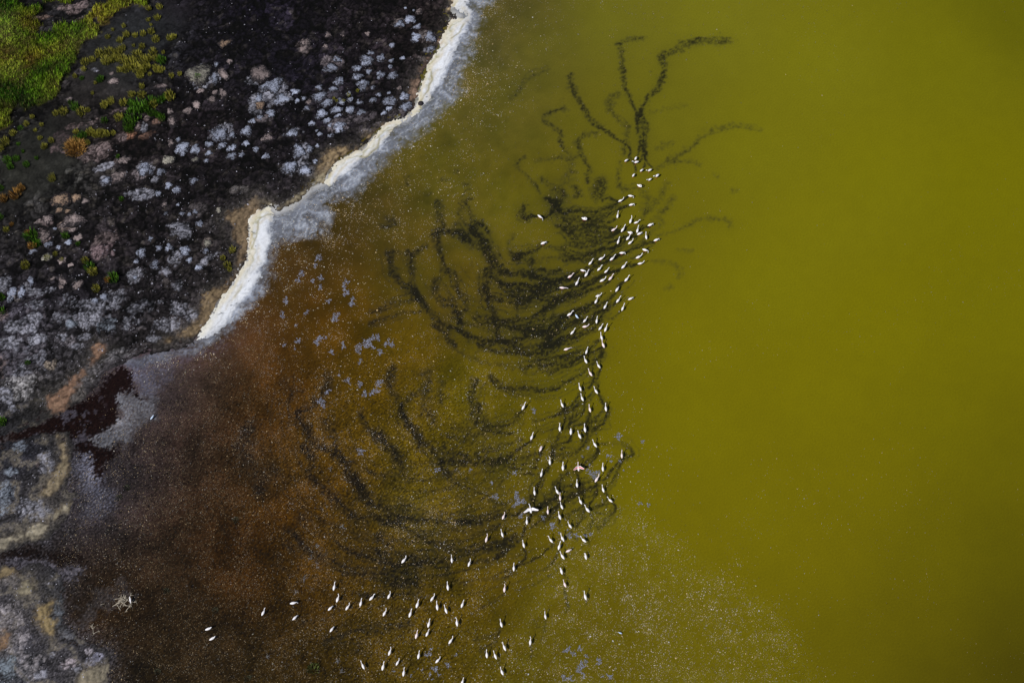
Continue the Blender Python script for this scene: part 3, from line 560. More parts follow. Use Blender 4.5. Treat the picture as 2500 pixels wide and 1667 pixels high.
# pale salt bloom lying on the mud: soft patches of dry crust (centre, radii in photo pixels of the crop, tone)
PINK, LILAC, SAND, BLUE = (126, 110, 108), (142, 141, 150), (150, 132, 104), (122, 128, 138)
BLOOM = [
    (J1, 720, 90, 105, 40, -28, PINK), (J1, 600, 90, 70, 30, -10, PINK), (J1, 390, 180, 70, 25, -10, (110, 92, 84)), (J1, 750, 190, 70, 22, -25, PINK), (J1, 1060, 1010, 80, 26, -20, PINK), (J1, 850, 1110, 95, 30, -15, PINK), (J1, 700, 1140, 90, 26, -10, (96, 82, 80)), (J1, 870, 1370, 130, 66, -22, PINK), (J1, 780, 1440, 60, 26, -20, PINK), (J1, 920, 1510, 80, 26, -20, LILAC), (J1, 1170, 1225, 56, 40, -10, (150, 108, 86)), (J1, 1310, 1225, 80, 28, -25, (136, 104, 88)), (J1, 1100, 1240, 40, 40, 0, PINK), (J1, 1230, 1140, 26, 40, 0, PINK), (J1, 1290, 1150, 26, 40, 0, LILAC), (J1, 1410, 1100, 45, 25, -20, (140, 110, 96)), (J1, 1315, 1075, 22, 28, 0, PINK), (J1, 730, 650, 55, 30, -15, (92, 86, 90)), (J1, 850, 650, 30, 16, 0, LILAC), (J1, 500, 1350, 50, 30, 0, (100, 84, 84)), (J1, 590, 1370, 40, 20, 0, (100, 84, 84)), (J1, 1430, 790, 45, 18, -10, PINK), (J1, 560, 1250, 70, 50, 0, (64, 54, 54)),
    (J1, 1790, 690, 120, 95, -25, LILAC), (J1, 1925, 700, 40, 60, 0, LILAC), (J1, 2270, 720, 80, 50, -30, LILAC), (J1, 2290, 940, 60, 90, 0, LILAC), (J1, 1970, 1205, 100, 70, -20, LILAC), (J1, 1300, 1520, 80, 60, 0, LILAC), (J1, 960, 1500, 80, 30, -15, LILAC), (J1, 1110, 1440, 80, 34, -20, PINK),
    (K2, 180, 790, 130, 70, -25, LILAC), (K2, 250, 900, 100, 50, -25, LILAC), (K2, 70, 680, 85, 80, -40, PINK), (K2, 1280, 215, 70, 40, -20, (118, 108, 106)), (K2, 1550, 330, 90, 60, -20, (126, 116, 114)), (K2, 1560, 440, 70, 24, -20, LILAC), (K2, 750, 1130, 80, 60, 0, (120, 112, 116)), (K2, 950, 1050, 160, 50, -15, (96, 88, 92)), (K2, 1250, 1020, 140, 40, -20, (100, 92, 94)), (K2, 640, 900, 150, 80, -15, (70, 66, 72)), (K2, 330, 1500, 90, 60, -30, LILAC), (K2, 460, 1510, 60, 60, -30, LILAC), (K2, 420, 1350, 90, 60, 0, LILAC), (K2, 700, 580, 80, 60, -35, (118, 108, 110)), (K2, 90, 1070, 90, 30, -10, (120, 110, 112)), (K2, 340, 1190, 90, 50, 0, LILAC), (K2, 450, 430, 60, 50, 0, (112, 100, 98)), (K2, 1480, 530, 60, 24, 0, (120, 110, 108)), (K2, 800, 1090, 120, 30, -10, (110, 102, 104)), (K2, 1140, 1100, 80, 24, -10, (110, 102, 104)), (K2, 1000, 1170, 60, 24, -10, (110, 102, 104)),
    (J3, 2130, 160, 90, 40, 0, (100, 94, 92)), (J3, 1900, 480, 120, 60, -20, (96, 90, 90)), (J3, 1730, 360, 120, 60, -15, (80, 74, 74)), (J3, 1850, 640, 60, 60, 0, (120, 108, 100)), (J3, 560, 265, 110, 55, -25, (132, 112, 92)), (J3, 650, 455, 110, 58, -25, (132, 114, 104)), (J3, 435, 440, 60, 44, -30, PINK), (J3, 960, 95, 60, 40, 0, LILAC), (J3, 1060, 60, 80, 45, -40, PINK),
    (J3, 960, 600, 110, 60, -30, PINK), (J3, 930, 710, 95, 70, -20, (132, 112, 114)), (J3, 395, 590, 45, 60, -15, PINK), (J3, 1630, 540, 85, 70, -20, LILAC), (J3, 1600, 490, 90, 30, 0, LILAC), (J3, 1240, 40, 85, 55, -10, (140, 128, 130)), (J3, 1390, 90, 45, 35, 0, LILAC), (J3, 1250, 200, 125, 55, -5, LILAC), (J3, 1220, 930, 75, 70, 0, LILAC), (J3, 1590, 1000, 65, 60, -20, LILAC), (J3, 1470, 890, 60, 40, 0, LILAC), (J3, 1560, 790, 60, 70, 0, LILAC), (J3, 1030, 1110, 110, 60, -25, LILAC), (J3, 860, 1260, 140, 110, 0, LILAC), (J3, 960, 1360, 90, 60, 0, BLUE), (J3, 800, 1190, 80, 50, 20, LILAC), (J3, 980, 1220, 80, 36, 0, LILAC), (J3, 1280, 1230, 150, 70, -15, LILAC), (J3, 1180, 1330, 110, 55, -10, LILAC), (J3, 1140, 1390, 60, 30, -20, LILAC), (J3, 1600, 1210, 85, 60, -20, LILAC), (J3, 1490, 1360, 120, 60, -15, LILAC), (J3, 1700, 1280, 45, 50, 0, LILAC), (J3, 600, 1170, 110, 70, 0, LILAC), (J3, 550, 1290, 80, 60, 0, LILAC), (J3, 720, 1310, 80, 70, 0, LILAC), (J3, 650, 1360, 60, 40, 0, BLUE), (J3, 340, 1090, 80, 40, 0, LILAC), (J3, 330, 1190, 80, 40, 0, LILAC), (J3, 320, 1300, 80, 40, -25, LILAC), (J3, 170, 1370, 110, 45, -20, LILAC), (J3, 270, 1400, 80, 40, -20, LILAC), (J3, 340, 1490, 80, 40, 0, LILAC), (J3, 90, 1530, 110, 50, 0, LILAC), (J3, 760, 1480, 70, 26, -10, LILAC), (J3, 1000, 1440, 60, 26, -20, LILAC), (J3, 620, 1510, 80, 40, 0, (120, 114, 118)), (J3, 1380, 1490, 70, 30, 0, LILAC), (J3, 560, 1480, 60, 40, 0, LILAC), (J3, 140, 1120, 60, 50, 0, (120, 112, 110)), (J3, 40, 1000, 50, 80, 0, LILAC), (J3, 240, 1040, 40, 40, 0, LILAC), (J3, 440, 1060, 60, 30, 0, LILAC), (J3, 1880, 760, 110, 26, -35, LILAC), (J3, 1800, 830, 60, 26, -30, LILAC), (J3, 40, 1290, 40, 40, 0, PINK),
    (K4, 130, 60, 130, 60, 0, LILAC), (K4, 330, 150, 130, 70, 10, LILAC), (K4, 440, 180, 70, 40, 10, (150, 136, 120)), (K4, 180, 380, 130, 110, -30, (156, 152, 152)), (K4, 200, 240, 90, 70, -30, LILAC), (K4, 60, 460, 80, 70, 0, LILAC), (K4, 110, 585, 34, 34, 0, LILAC), (K4, 40, 150, 70, 110, 0, PINK), (K4, 700, 20, 80, 26, 0, LILAC), (K4, 1020, 110, 130, 50, -15, (120, 116, 118)), (K4, 200, 920, 75, 45, -10, BLUE), (K4, 280, 995, 40, 20, 0, BLUE), (K4, 390, 1000, 60, 80, 40, LILAC), (K4, 330, 1070, 40, 30, 0, PINK), (K4, 90, 1140, 60, 30, 0, BLUE), (K4, 420, 1090, 70, 60, 0, LILAC), (K4, 300, 1450, 150, 80, 0, LILAC), (K4, 40, 1380, 70, 140, 0, BLUE), (K4, 760, 280, 130, 60, -40, (104, 100, 102)), (K4, 690, 440, 70, 60, -40, (100, 94, 90)),
    ((0, 1237, 3.647), 340, 60, 140, 70, 0, LILAC), ((0, 1237, 3.647), 100, 950, 130, 120, 0, (146, 139, 141)), ((0, 1237, 3.647), 160, 1200, 100, 120, 30, (146, 139, 141)), ((0, 1237, 3.647), 260, 1420, 130, 100, 30, (146, 139, 141)), ((0, 1237, 3.647), 70, 1440, 90, 120, 0, (116, 124, 132)), ((0, 1237, 3.647), 620, 1400, 85, 36, -5, (168, 156, 160)), ((0, 1237, 3.647), 800, 1290, 50, 26, 20, (160, 152, 158)), ((0, 1237, 3.647), 840, 1360, 95, 42, -25, (150, 148, 164)), ((0, 1237, 3.647), 700, 1450, 40, 40, 0, LILAC), ((0, 1237, 3.647), 460, 1320, 28, 22, 0, LILAC), ((0, 1237, 3.647), 360, 1490, 70, 40, 0, LILAC), ((0, 1237, 3.647), 600, 1120, 100, 40, 25, (100, 100, 104)), ((0, 1237, 3.647), 500, 960, 60, 120, 0, (98, 104, 112)), ((0, 1237, 3.647), 60, 640, 90, 60, 0, (110, 104, 104)), ((0, 1237, 3.647), 830, 1500, 80, 70, 0, (128, 118, 104)),
]
bloom = np.zeros((NY, NX), np.float32); bloom_c = np.zeros((NY, NX, 3), np.float32)
for crop, cx_, cy_, rx_, ry_, ang, tone in BLOOM:
    px_, py_ = crop[0] + cx_ / crop[2], crop[1] + cy_ / crop[2]
    x, y = ground(px_, py_)
    m = scale_at(py_) / crop[2]
    rx, ry = rx_ * m * 1.15, ry_ * m * 1.3
    R = max(rx, ry) * 1.5
    i0 = max(0, int((x - R - X0) / DX)); i1 = min(NX, int((x + R - X0) / DX) + 2); j0 = max(0, int((y - R - Y0) / DX)); j1 = min(NY, int((y + R - Y0) / DX) + 2)
    if i1 <= i0 or j1 <= j0:
        continue
    a = -math.radians(ang); ca, sa = math.cos(a), math.sin(a)
    xs = gx[i0:i1][None, :] - x; ys = gy[j0:j1][:, None] - y
    q = ((xs * ca + ys * sa) / rx) ** 2 + ((-xs * sa + ys * ca) / ry) ** 2
    q = q + .26 * n_mid2[j0:j1, i0:i1] + .26 * n_mid[j0:j1, i0:i1] + .22 * n_clod[j0:j1, i0:i1]
    w = 1 - sstep(.25, 1.25, q)
    w0 = bloom[j0:j1, i0:i1]
    tot = np.maximum(w0, w)
    bloom_c[j0:j1, i0:i1] = np.where((w >= w0)[..., None], alb(*tone), bloom_c[j0:j1, i0:i1])
    bloom[j0:j1, i0:i1] = tot
plates = sstep(-.35, .3, .42 * ct + .2 * n_pore + .25 * n_clod + 2.6 * (bloom - .52)) * (.12 + .88 * sstep(.05, .2, cs)) * (.1 + .9 * sstep(.02, .13, bs_))
pores = .7 * plates + .3 * sstep(-.45, .55, n_pore * .6 + .45 * n_fine + .4 * ct + 2.2 * (bloom - .72)) * (.3 + .7 * sstep(.02, .12, bs_)) * (.6 + .4 * sstep(.02, .15, cs))
bloom_a = np.clip(bloom * pores, 0, 1)
cell = np.clip(.92 + .2 * n_pore + .14 * n_clod + .14 * ct + .1 * bt, .3, 1.8)
land_col = mixc(land_col, bloom_c * cell[..., None], .92 * bloom_a * (1 - .9 * crack))

# tan and ochre strand lines
TANS = [(K5, [160,420,300,320,400,295,415,255,445,205,490,262,445,340,520,322,432,392,392,480,402,560,392,660,380,740,300,850,268,812,300,720,312,650,280,600,238,560,250,480]),
        (J3, [2130,890,2040,980,1940,1040,1830,1075,1800,1170,1760,1300,1700,1380,1600,1450,1480,1510,1600,1490,1780,1430,1880,1330,1940,1180,1985,1130,2060,1010]),
        (K4, [860,0,820,100,780,200,640,310,580,400,440,460,395,540,440,625,560,605,620,540,620,480,700,370,800,240,880,130,960,20]),
        (K4, [490,820,535,880,545,1000,560,1080,430,1200,370,1320,450,1390,510,1330,590,1150,605,1060,590,900,560,830]),
        (K4, [640,1390,560,1420,490,1480,420,1568,500,1568,560,1500,650,1420]),
        ((0, 1237, 3.647), [570,0,430,130,250,180,240,220,100,225,0,280,0,420,60,330,200,310,350,270,500,120,600,0]), ((0, 1237, 3.647), [290,600,170,680,180,780,270,790,330,680]), ((0, 1237, 3.647), [440,810,300,950,330,1030,470,1160,490,1010,440,950,520,850]), ((0, 1237, 3.647), [960,1360,800,1410,690,1540,700,1600,900,1600,960,1480]), ((0, 1237, 3.647), [-20,1080,60,1100,95,1180,60,1260,-20,1290]), ((0, 1237, 3.647), [-20,540,80,540,150,580,100,620,-20,640]),
        (K2, [1770,-20,1790,40,1730,100,1840,110,1900,150,1860,60,1850,-20]), (K2, [1760,190,1690,290,1650,420,1590,500,1520,600,1480,730,1450,880,1440,960,1400,930,1390,820,1400,760,1460,640,1540,560,1600,480,1650,350,1700,260]), (K2, [1180,1090,1060,1170,980,1180,1010,1260,960,1330,850,1370,760,1410,690,1480,640,1580,560,1568,560,1500,620,1430,610,1380,700,1340,830,1310,900,1350,1000,1280,1080,1180]),
        (K5, [1100,0,1060,100,960,130,870,200,780,280,690,320,560,300,470,240,560,270,690,300,800,240,900,150,950,80,1010,20])]
TAN_TONE = [tuple(min(205, v * 1.22) for v in t) for t in [(104, 88, 68), (106, 90, 68), (108, 84, 68), (112, 100, 80), (108, 98, 80), (122, 114, 98), (112, 104, 86), (118, 102, 72), (110, 102, 86), (108, 86, 66), (110, 96, 72), (164, 144, 112), (112, 92, 78), (124, 106, 80), (118, 108, 88)]]
tan_any = np.zeros((NY, NX), np.float32)
bands = np.abs(np.sin(SD * 4.2 + 1.0 * n_mid2 + .4 * warp_y)) ** .8
for (crop, P), tone in zip(TANS, TAN_TONE):
    m, d = zone(P, *crop, edge=.34, ragged=.2)
    c = alb(*tone) * np.clip(.5 + .6 * bands + .07 * n_pore + .08 * n_clod, .15, 1.6)[..., None]
    c = mixc(c, alb(tone[0] + 36, tone[1] + 34, tone[2] + 28), .4 * vein)
    rim = np.exp(-(d / .18) ** 2)
    c = mixc(c, alb(44, 30, 26), .55 * rim)
    halo = np.exp(-np.clip(d, 0, 9) / .7) * (d > 0)
    land_col = mixc(land_col, alb(92, 86, 80) * np.clip(.9 + .3 * n_pore + .2 * n_clod, .2, 2)[..., None], .45 * halo)
    land_col = mixc(land_col, c, np.clip(.92 * m * (.92 + .12 * n_mid + .12 * n_fine), 0, .95))
    tan_any = np.maximum(tan_any, m)

# turf soil under the meadow
MEADOW = [[-400,-400,150,-400,150,0,170,60,330,90,380,120,300,170,330,220,380,260,330,340,430,320,550,250,700,200,830,190,890,280,870,340,800,380,720,440,710,540,650,620,560,760,500,880,380,950,300,960,230,1000,190,960,140,1000,100,1080,80,1150,0,1190,-400,1300],
          [830,150,840,90,960,70,1000,-60,1180,-60,1190,60,1060,110,1000,180,950,240,890,250], [400,-80,410,30,500,55,620,50,720,-10,760,-80], [1200,-60,1210,60,1250,80,1310,60,1320,-60], [240,190,330,300,370,330,280,330,220,260]]
meadow = np.zeros((NY, NX), np.float32)
for P in MEADOW:
    meadow = np.maximum(meadow, zone(P, *J1, edge=.25, ragged=.22)[0])
GRASS_CTRL = [(20, 20, 46, 66, 8), (100, 20, 66, 82, 22), (60, 80, 70, 92, 20), (20, 80, 132, 124, 66), (10, 60, 120, 128, 60), (60, 130, 100, 94, 36), (140, 130, 120, 104, 48), (200, 80, 84, 100, 30), (225, 90, 120, 110, 48), (190, 115, 112, 106, 46), (80, 150, 128, 96, 40), (100, 180, 56, 78, 10), (40, 180, 128, 120, 56), (150, 170, 80, 96, 26), (20, 230, 40, 60, 6), (60, 240, 46, 66, 8), (100, 230, 80, 90, 28), (130, 220, 116, 108, 44), (30, 290, 112, 104, 44), (10, 310, 120, 108, 46), (60, 265, 34, 44, 8), (10, 150, 120, 100, 44), (280, 30, 132, 112, 46), (240, 50, 150, 118, 56), (310, 10, 126, 110, 44), (150, 5, 100, 100, 34), (345, 10, 120, 112, 44), (80, 60, 104, 86, 30), (70, 70, 128, 96, 44), (120, 100, 70, 88, 16)]
grass_col = upsample(rbf(GRASS_CTRL, _mx, _my, 4.0, .6), SX8, SY8)
land_col = mixc(land_col, grass_col * .45, .85 * meadow)

# thick foam along the waterline
FOAM1 = [1780,-60,1790,40,1760,60,1870,120,1900,160,1800,170,1740,210,1690,290,1660,400,1600,500,1540,600,1500,720,1465,860,1440,965,1330,1060,1180,1100,1090,1180,1020,1280,960,1335,850,1375,770,1425,700,1490,655,1560,645,1640,690,1640,820,1560,900,1480,960,1420,1050,1370,1130,1310,1220,1180,1300,1090,1440,1010,1530,920,1600,830,1690,740,1740,600,1800,450,1900,270,1960,120,1900,60,1920,-60]
FOAM3 = [(664, 500), (650, 503), (640, 511), (618, 530), (607, 546), (610, 574), (606, 601), (605, 634), (590, 659), (576, 683), (554, 716), (532, 738), (517, 771), (498, 799), (474, 834), (500, 828), (520, 815), (549, 799), (570, 776), (584, 749), (611, 722), (628, 694), (640, 656), (651, 639), (656, 612), (667, 573), (665, 538)]
fm1, fd1 = zone(FOAM1, *K2, edge=.28, ragged=.15, noise=.8 * n_shore + .5 * n_fine)
fm3, fd3 = zone(FOAM3, edge=.28, ragged=.15, noise=.8 * n_shore + .5 * n_fine)
fd = np.minimum(fd1, fd3)
foam_m = np.maximum(fm1, fm3)

# heights: a low shelf rising from the waterline, with clods, sunken runnels and raised crust
shelf_d = SDN * (1 - foam_m) + SD * foam_m
shelf = .02 + .22 * sstep(0, -2.2, shelf_d) + .35 * sstep(-2, -26, SDN)
edge_k = sstep(0, -1.0, SDN) * (1 - sstep(.05, .5, foam_m))
land_z = np.where(shelf_d < 0, shelf, -.05 - .5 * sstep(0, 1.2, SDN))
land_z = land_z + edge_k * ((.03 * n_clod + .04 * n_mid + .05 * sstep(.02, .3, cs) + .07 * sstep(.02, .3, bs_) - .09) * (1 - .7 * smoothmud) * (1 - .5 * tan_any) + .05 * bloom_a - .16 * crack + .02 * n_pore * (1 - smoothmud)) + .12 * meadow
land_col = mixc(land_col, land_col * .5, sstep(-.7, -.05, SDN) * (1 - tan_any) * .6)       # soaked margin
land_col = np.clip(land_col, .0016, 1)

# ------------------------------------------------------------------ materials


def new_mat(name):
    m = bpy.data.materials.new(name); m.use_nodes = True
    nt = m.node_tree
    b = nt.nodes["Principled BSDF"]
    return m, nt, b


def math_node(nt, op, a, b=None, clamp=False):
    n = nt.nodes.new("ShaderNodeMath"); n.operation = op; n.use_clamp = clamp
    for i, v in enumerate((a, b)):
        if v is None:
            continue
        if isinstance(v, (int, float)):
            n.inputs[i].default_value = v
        else:
            nt.links.new(v, n.inputs[i])
    return n.outputs[0]


def noise_node(nt, scale, detail=3.0, rough=.6, dist=0.0, vec=None):
    n = nt.nodes.new("ShaderNodeTexNoise")
    n.inputs["Scale"].default_value = scale; n.inputs["Detail"].default_value = detail
    n.inputs["Roughness"].default_value = rough; n.inputs["Distortion"].default_value = dist
    if vec is None:
        g = nt.nodes.new("ShaderNodeNewGeometry"); vec = g.outputs["Position"]
    nt.links.new(vec, n.inputs["Vector"])
    return n.outputs["Fac"]


def attr(nt, name):
    n = nt.nodes.new("ShaderNodeAttribute"); n.attribute_name = name
    return n


def tinted(nt, colour, fac):
    """colour * fac"""
    v = nt.nodes.new("ShaderNodeVectorMath"); v.operation = 'SCALE'
    nt.links.new(colour, v.inputs[0]); nt.links.new(fac, v.inputs["Scale"])
    return v.outputs[0]


def ramp01(nt, x, lo, hi, out_lo, out_hi):
    n = nt.nodes.new("ShaderNodeMapRange")
    n.inputs[1].default_value = lo; n.inputs[2].default_value = hi; n.inputs[3].default_value = out_lo; n.inputs[4].default_value = out_hi
    nt.links.new(x, n.inputs[0])
    return n.outputs[0]


def ground_mat(name, lo, hi, scale, rough, spec, bump=0.0, bump_scale=8.0):
    m, nt, b = new_mat(name)
    a = attr(nt, "base")
    f = ramp01(nt, noise_node(nt, scale, 4.0, .7), .3, .7, lo - 1, hi - 1)
    if name != "foam_fleck":
        f = math_node(nt, 'MULTIPLY', f, attr(nt, "grain").outputs["Fac"])
    f = math_node(nt, 'ADD', f, 1.0)
    nt.links.new(tinted(nt, a.outputs["Color"], f), b.inputs["Base Color"])
    b.inputs["Roughness"].default_value = rough
    b.inputs["Specular IOR Level"].default_value = spec
    if bump:
        bn = nt.nodes.new("ShaderNodeBump"); bn.inputs["Strength"].default_value = bump; bn.inputs["Distance"].default_value = .05
        nt.links.new(noise_node(nt, bump_scale, 4.0, .65), bn.inputs["Height"])
        nt.links.new(bn.outputs[0], b.inputs["Normal"])
    return m


M_WATER = ground_mat("turbid_water", .88, 1.12, 9.0, .32, .12)
M_LAND = ground_mat("salt_mud", .6, 1.4, 7.0, .9, .1, .5, 6.0)
M_FOAM = ground_mat("thick_foam", .9, 1.08, 6.0, .8, .2)
M_FLECK = ground_mat("foam_fleck", .85, 1.15, 15.0, .8, .2)

m, nt, b = new_mat("grass_blade")
a = attr(nt, "base"); f = ramp01(nt, noise_node(nt, 5.0, 2.0), .3, .7, .75, 1.25)
nt.links.new(tinted(nt, a.outputs["Color"], f), b.inputs["Base Color"])
b.inputs["Roughness"].default_value = .6; b.inputs["Specular IOR Level"].default_value = .25
M_GRASS = m

m, nt, b = new_mat("tussock_blade")                # colour per tuft, varied blade by blade
oi = nt.nodes.new("ShaderNodeObjectInfo"); a = attr(nt, "tone")
nt.links.new(tinted(nt, oi.outputs["Color"], a.outputs["Fac"]), b.inputs["Base Color"])
b.inputs["Roughness"].default_value = .6; b.inputs["Specular IOR Level"].default_value = .25
M_TUFT = m

m, nt, b = new_mat("salt_crust")                   # pale crust pitted with dark pores that open up towards its rim
oi = nt.nodes.new("ShaderNodeObjectInfo"); a = attr(nt, "rim")
n1 = noise_node(nt, 5.0, 4.0, .8); n2 = noise_node(nt, 1.1, 3.0, .6)
s = math_node(nt, 'ADD', n1, math_node(nt, 'MULTIPLY', n2, .5))
thr = math_node(nt, 'SUBTRACT', s, math_node(nt, 'MULTIPLY', math_node(nt, 'POWER', a.outputs["Fac"], 2.2), .2))
pale = ramp01(nt, thr, .59, .80, 0.0, 1.0)
mixn = nt.nodes.new("ShaderNodeMix"); mixn.data_type = 'RGBA'
mixn.inputs[6].default_value = (*alb(30, 27, 30), 1)
nt.links.new(pale, mixn.inputs[0])
nt.links.new(tinted(nt, oi.outputs["Color"], ramp01(nt, n2, .3, .7, .72, 1.25)), mixn.inputs[7])
nt.links.new(mixn.outputs[2], b.inputs["Base Color"])
b.inputs["Roughness"].default_value = .9; b.inputs["Specular IOR Level"].default_value = .2
bn = nt.nodes.new("ShaderNodeBump"); bn.inputs["Strength"].default_value = .8; bn.inputs["Distance"].default_value = .06
nt.links.new(n1, bn.inputs["Height"]); nt.links.new(bn.outputs[0], b.inputs["Normal"])
M_CRUST = m


def plain(name, rgb, rough=.6, spec=.3, var=.2, scale=8.0):
    m, nt, b = new_mat(name)
    c = nt.nodes.new("ShaderNodeRGB"); c.outputs[0].default_value = (*alb(*rgb), 1)
    f = ramp01(nt, noise_node(nt, scale, 3.0), .3, .7, 1 - var, 1 + var)
    nt.links.new(tinted(nt, c.outputs[0], f), b.inputs["Base Color"])
    b.inputs["Roughness"].default_value = rough; b.inputs["Specular IOR Level"].default_value = spec
    return m


M_WHITE = plain("white_plumage", (250, 244, 243), .7, .2, .05)
M_ROSE = plain("rosy_plumage", (252, 232, 230), .7, .2, .06)
M_CORAL = plain("coral_covert", (226, 92, 98), .7, .2, .1)
M_LEG = plain("red_leg", (206, 74, 70), .5, .3, .1)
M_BILL = plain("dark_bill", (48, 26, 28), .4, .4, .1)
M_BLUEWHITE = plain("bluish_plumage", (206, 222, 244), .7, .2, .08)
M_BLACK = plain("black_feather", (18, 17, 20), .6, .3, .1)
M_WOOD = plain("bleached_wood", (192, 180, 160), .8, .2, .3, 12.0)
M_ROCK = plain("dark_rock", (48, 42, 44), .85, .3, .4, 6.0)
M_TWIG = plain("pale_dead_twig", (132, 132, 134), .8, .2, .3, 12.0)


# ------------------------------------------------------------------ mesh helpers
def mesh_from(name, V, F, mats, colors=None, cname="base", scalars=None, smooth=False, mat_idx=None):
    """V (n,3); F list/array of faces with one size, or list of such arrays"""
    me = bpy.data.meshes.new(name)
    V = np.asarray(V, np.float32)
    Fs = F if isinstance(F, list) and len(F) and isinstance(F[0], np.ndarray) else [np.asarray(F, np.int32)]
    me.vertices.add(len(V)); me.vertices.foreach_set("co", V.ravel())
    loops = np.concatenate([f.ravel() for f in Fs]).astype(np.int32)
    sizes = np.concatenate([np.full(len(f), f.shape[1], np.int32) for f in Fs])
    me.loops.add(len(loops)); me.loops.foreach_set("vertex_index", loops)
    me.polygons.add(len(sizes))
    starts = np.concatenate([[0], np.cumsum(sizes)[:-1]]).astype(np.int32)
    me.polygons.foreach_set("loop_start", starts); me.polygons.foreach_set("loop_total", sizes)
    for mt in mats:
        me.materials.append(mt)
    if mat_idx is not None:
        me.polygons.foreach_set("material_index", np.asarray(mat_idx, np.int32))
    me.update(calc_edges=True)
    if colors is not None:
        ca = me.attributes.new(cname, 'FLOAT_COLOR', 'POINT')
        c = np.ones((len(V), 4), np.float32); c[:, :3] = colors
        ca.data.foreach_set("color", c.ravel())
    for k, v in (scalars or {}).items():
        sa = me.attributes.new(k, 'FLOAT', 'POINT'); sa.data.foreach_set("value", np.asarray(v, np.float32))
    me.polygons.foreach_set("use_smooth", np.full(len(sizes), smooth))
    return me


def link(name, me, parent=None, loc=(0, 0, 0), rz=0.0):
    o = bpy.data.objects.new(name, me); COL.objects.link(o)
    o.location = loc; o.rotation_euler = (0, 0, rz)
    if parent is not None:
        o.parent = parent
    return o


def tag(o, label=None, category=None, group=None, kind=None):
    if label: o["label"] = label
    if category: o["category"] = category
    if group: o["group"] = group
    if kind: o["kind"] = kind
    return o


def grid_object(name, mask, Z, colour, mat, outer=None, grain=None):
    """the part of the ground grid where mask is set, as one sheet; outer = coarse cells (x, y, z, colour) that carry it to the horizon"""
    q = mask[:-1, :-1] | mask[1:, :-1] | mask[:-1, 1:] | mask[1:, 1:]
    J, I = np.nonzero(q)
    v00 = J * NX + I
    quads = np.stack([v00, v00 + 1, v00 + NX + 1, v00 + NX], 1)
    used = np.unique(quads)
    remap = np.full(NX * NY, -1, np.int64); remap[used] = np.arange(len(used))
    quads = remap[quads]
    V = np.stack([GX.ravel()[used], GY.ravel()[used], Z.ravel()[used]], 1)
    Cc = colour.reshape(-1, 3)[used]
    if outer is not None:
        oV, oC, oF = outer
        quads = np.vstack([quads, oF + len(V)]); V = np.vstack([V, oV]); Cc = np.vstack([Cc, oC])
    gr = np.ones(len(V), np.float32)
    if grain is not None:
        gr[:len(used)] = grain.ravel()[used]
    me = mesh_from(name, V, quads, [mat], Cc, smooth=True, scalars={"grain": gr})
    return link(name, me)


def outer_cells(is_land, ctrl, power, soft, z):
    far = np.array([4, 10, 22, 50, 110, 260, 700, 1800, 3000.])
    ox = np.concatenate([X0 - far[::-1], [gx[0]], np.linspace(X0, gx[-1], 60)[1:-1], [gx[-1]], gx[-1] + far])
    oy = np.concatenate([Y0 - far[::-1], [gy[0]], np.linspace(Y0, gy[-1], 44)[1:-1], [gy[-1]], gy[-1] + far])
    mx, my = np.meshgrid(ox, oy)
    d = sdf_at(LAND_POLY, mx, my)
    c = rbf(ctrl, mx, my, power, soft).reshape(-1, 3)
    W = len(ox)
    F = []
    for j in range(len(oy) - 1):
        for i in range(W - 1):
            cx, cy = (ox[i] + ox[i + 1]) / 2, (oy[j] + oy[j + 1]) / 2
            if X0 < cx < gx[-1] and Y0 < cy < gy[-1]:
                continue
            dd = d[j:j + 2, i:i + 2]
            if (is_land and dd.min() < 0) or (not is_land and dd.max() > 0):
                F.append((j * W + i, j * W + i + 1, (j + 1) * W + i + 1, (j + 1) * W + i))
    zz = np.full(mx.size, z) if not is_land else np.where(d.ravel() < 0, .02 + .22 * sstep(0, -2.2, d.ravel()) + .35 * sstep(-2, -26, d.ravel()), -.5)
    V = np.stack([mx.ravel(), my.ravel(), zz], 1)
    return V, c, np.array(F, np.int64)


# ------------------------------------------------------------------ the setting: mudflat, lake, shore foam
mudflat = tag(grid_object("mudflat", SDN < .7, land_z, land_col, M_LAND, outer_cells(True, LAND_CTRL, 3.0, 2.5, 0), np.clip(1 - .75 * tan_any - .55 * smoothmud, .2, 1)), kind="structure")
lake = tag(grid_object("lake_water", SDN > -.7, np.zeros_like(GX), water_col, M_WATER, outer_cells(False, WATER_CTRL, 3.2, 3.0, 0.0)), kind="structure")

inner = sstep(0.15, -1.1, SD - .5 * (fd < 0) * 0)        # 1 on the landward side
foam_c = np.ones((NY, NX, 3), np.float32) * alb(226, 227, 230)
foam_c = mixc(foam_c, alb(222, 214, 188), np.clip(.5 * sstep(1.3, .2, SD) * np.clip(.55 + .45 * warp_x, 0, 1), 0, 1))
to_film = np.clip(sstep(-.7, .05, fd + .05 * n_mid + .7 * (streak - .5) + .25 * vein) * sstep(.4, 1.3, SD), 0, 1)
foam_c = foam_c * (1 - .0 * to_film[..., None]) + (film_c * 1.25 - foam_c) * to_film[..., None]
ochre = np.exp(-((SD - .55 - .25 * warp_y) / .16) ** 2) * sstep(70, 78, GY) + .5 * np.exp(-((SD - .2) / .12) ** 2)
foam_c = mixc(foam_c, alb(152, 146, 84), np.clip(.75 * ochre * np.clip(.7 + .4 * n_mid, 0, 1), 0, 1) * sstep(60, 72, GY))
foam_c = mixc(foam_c, alb(170, 130, 84), np.clip(.7 * np.exp(-((SD + .15 + .2 * warp_x) / .16) ** 2) * np.clip(.7 + .5 * n_mid, 0, 1), 0, 1) * sstep(66, 80, GY))
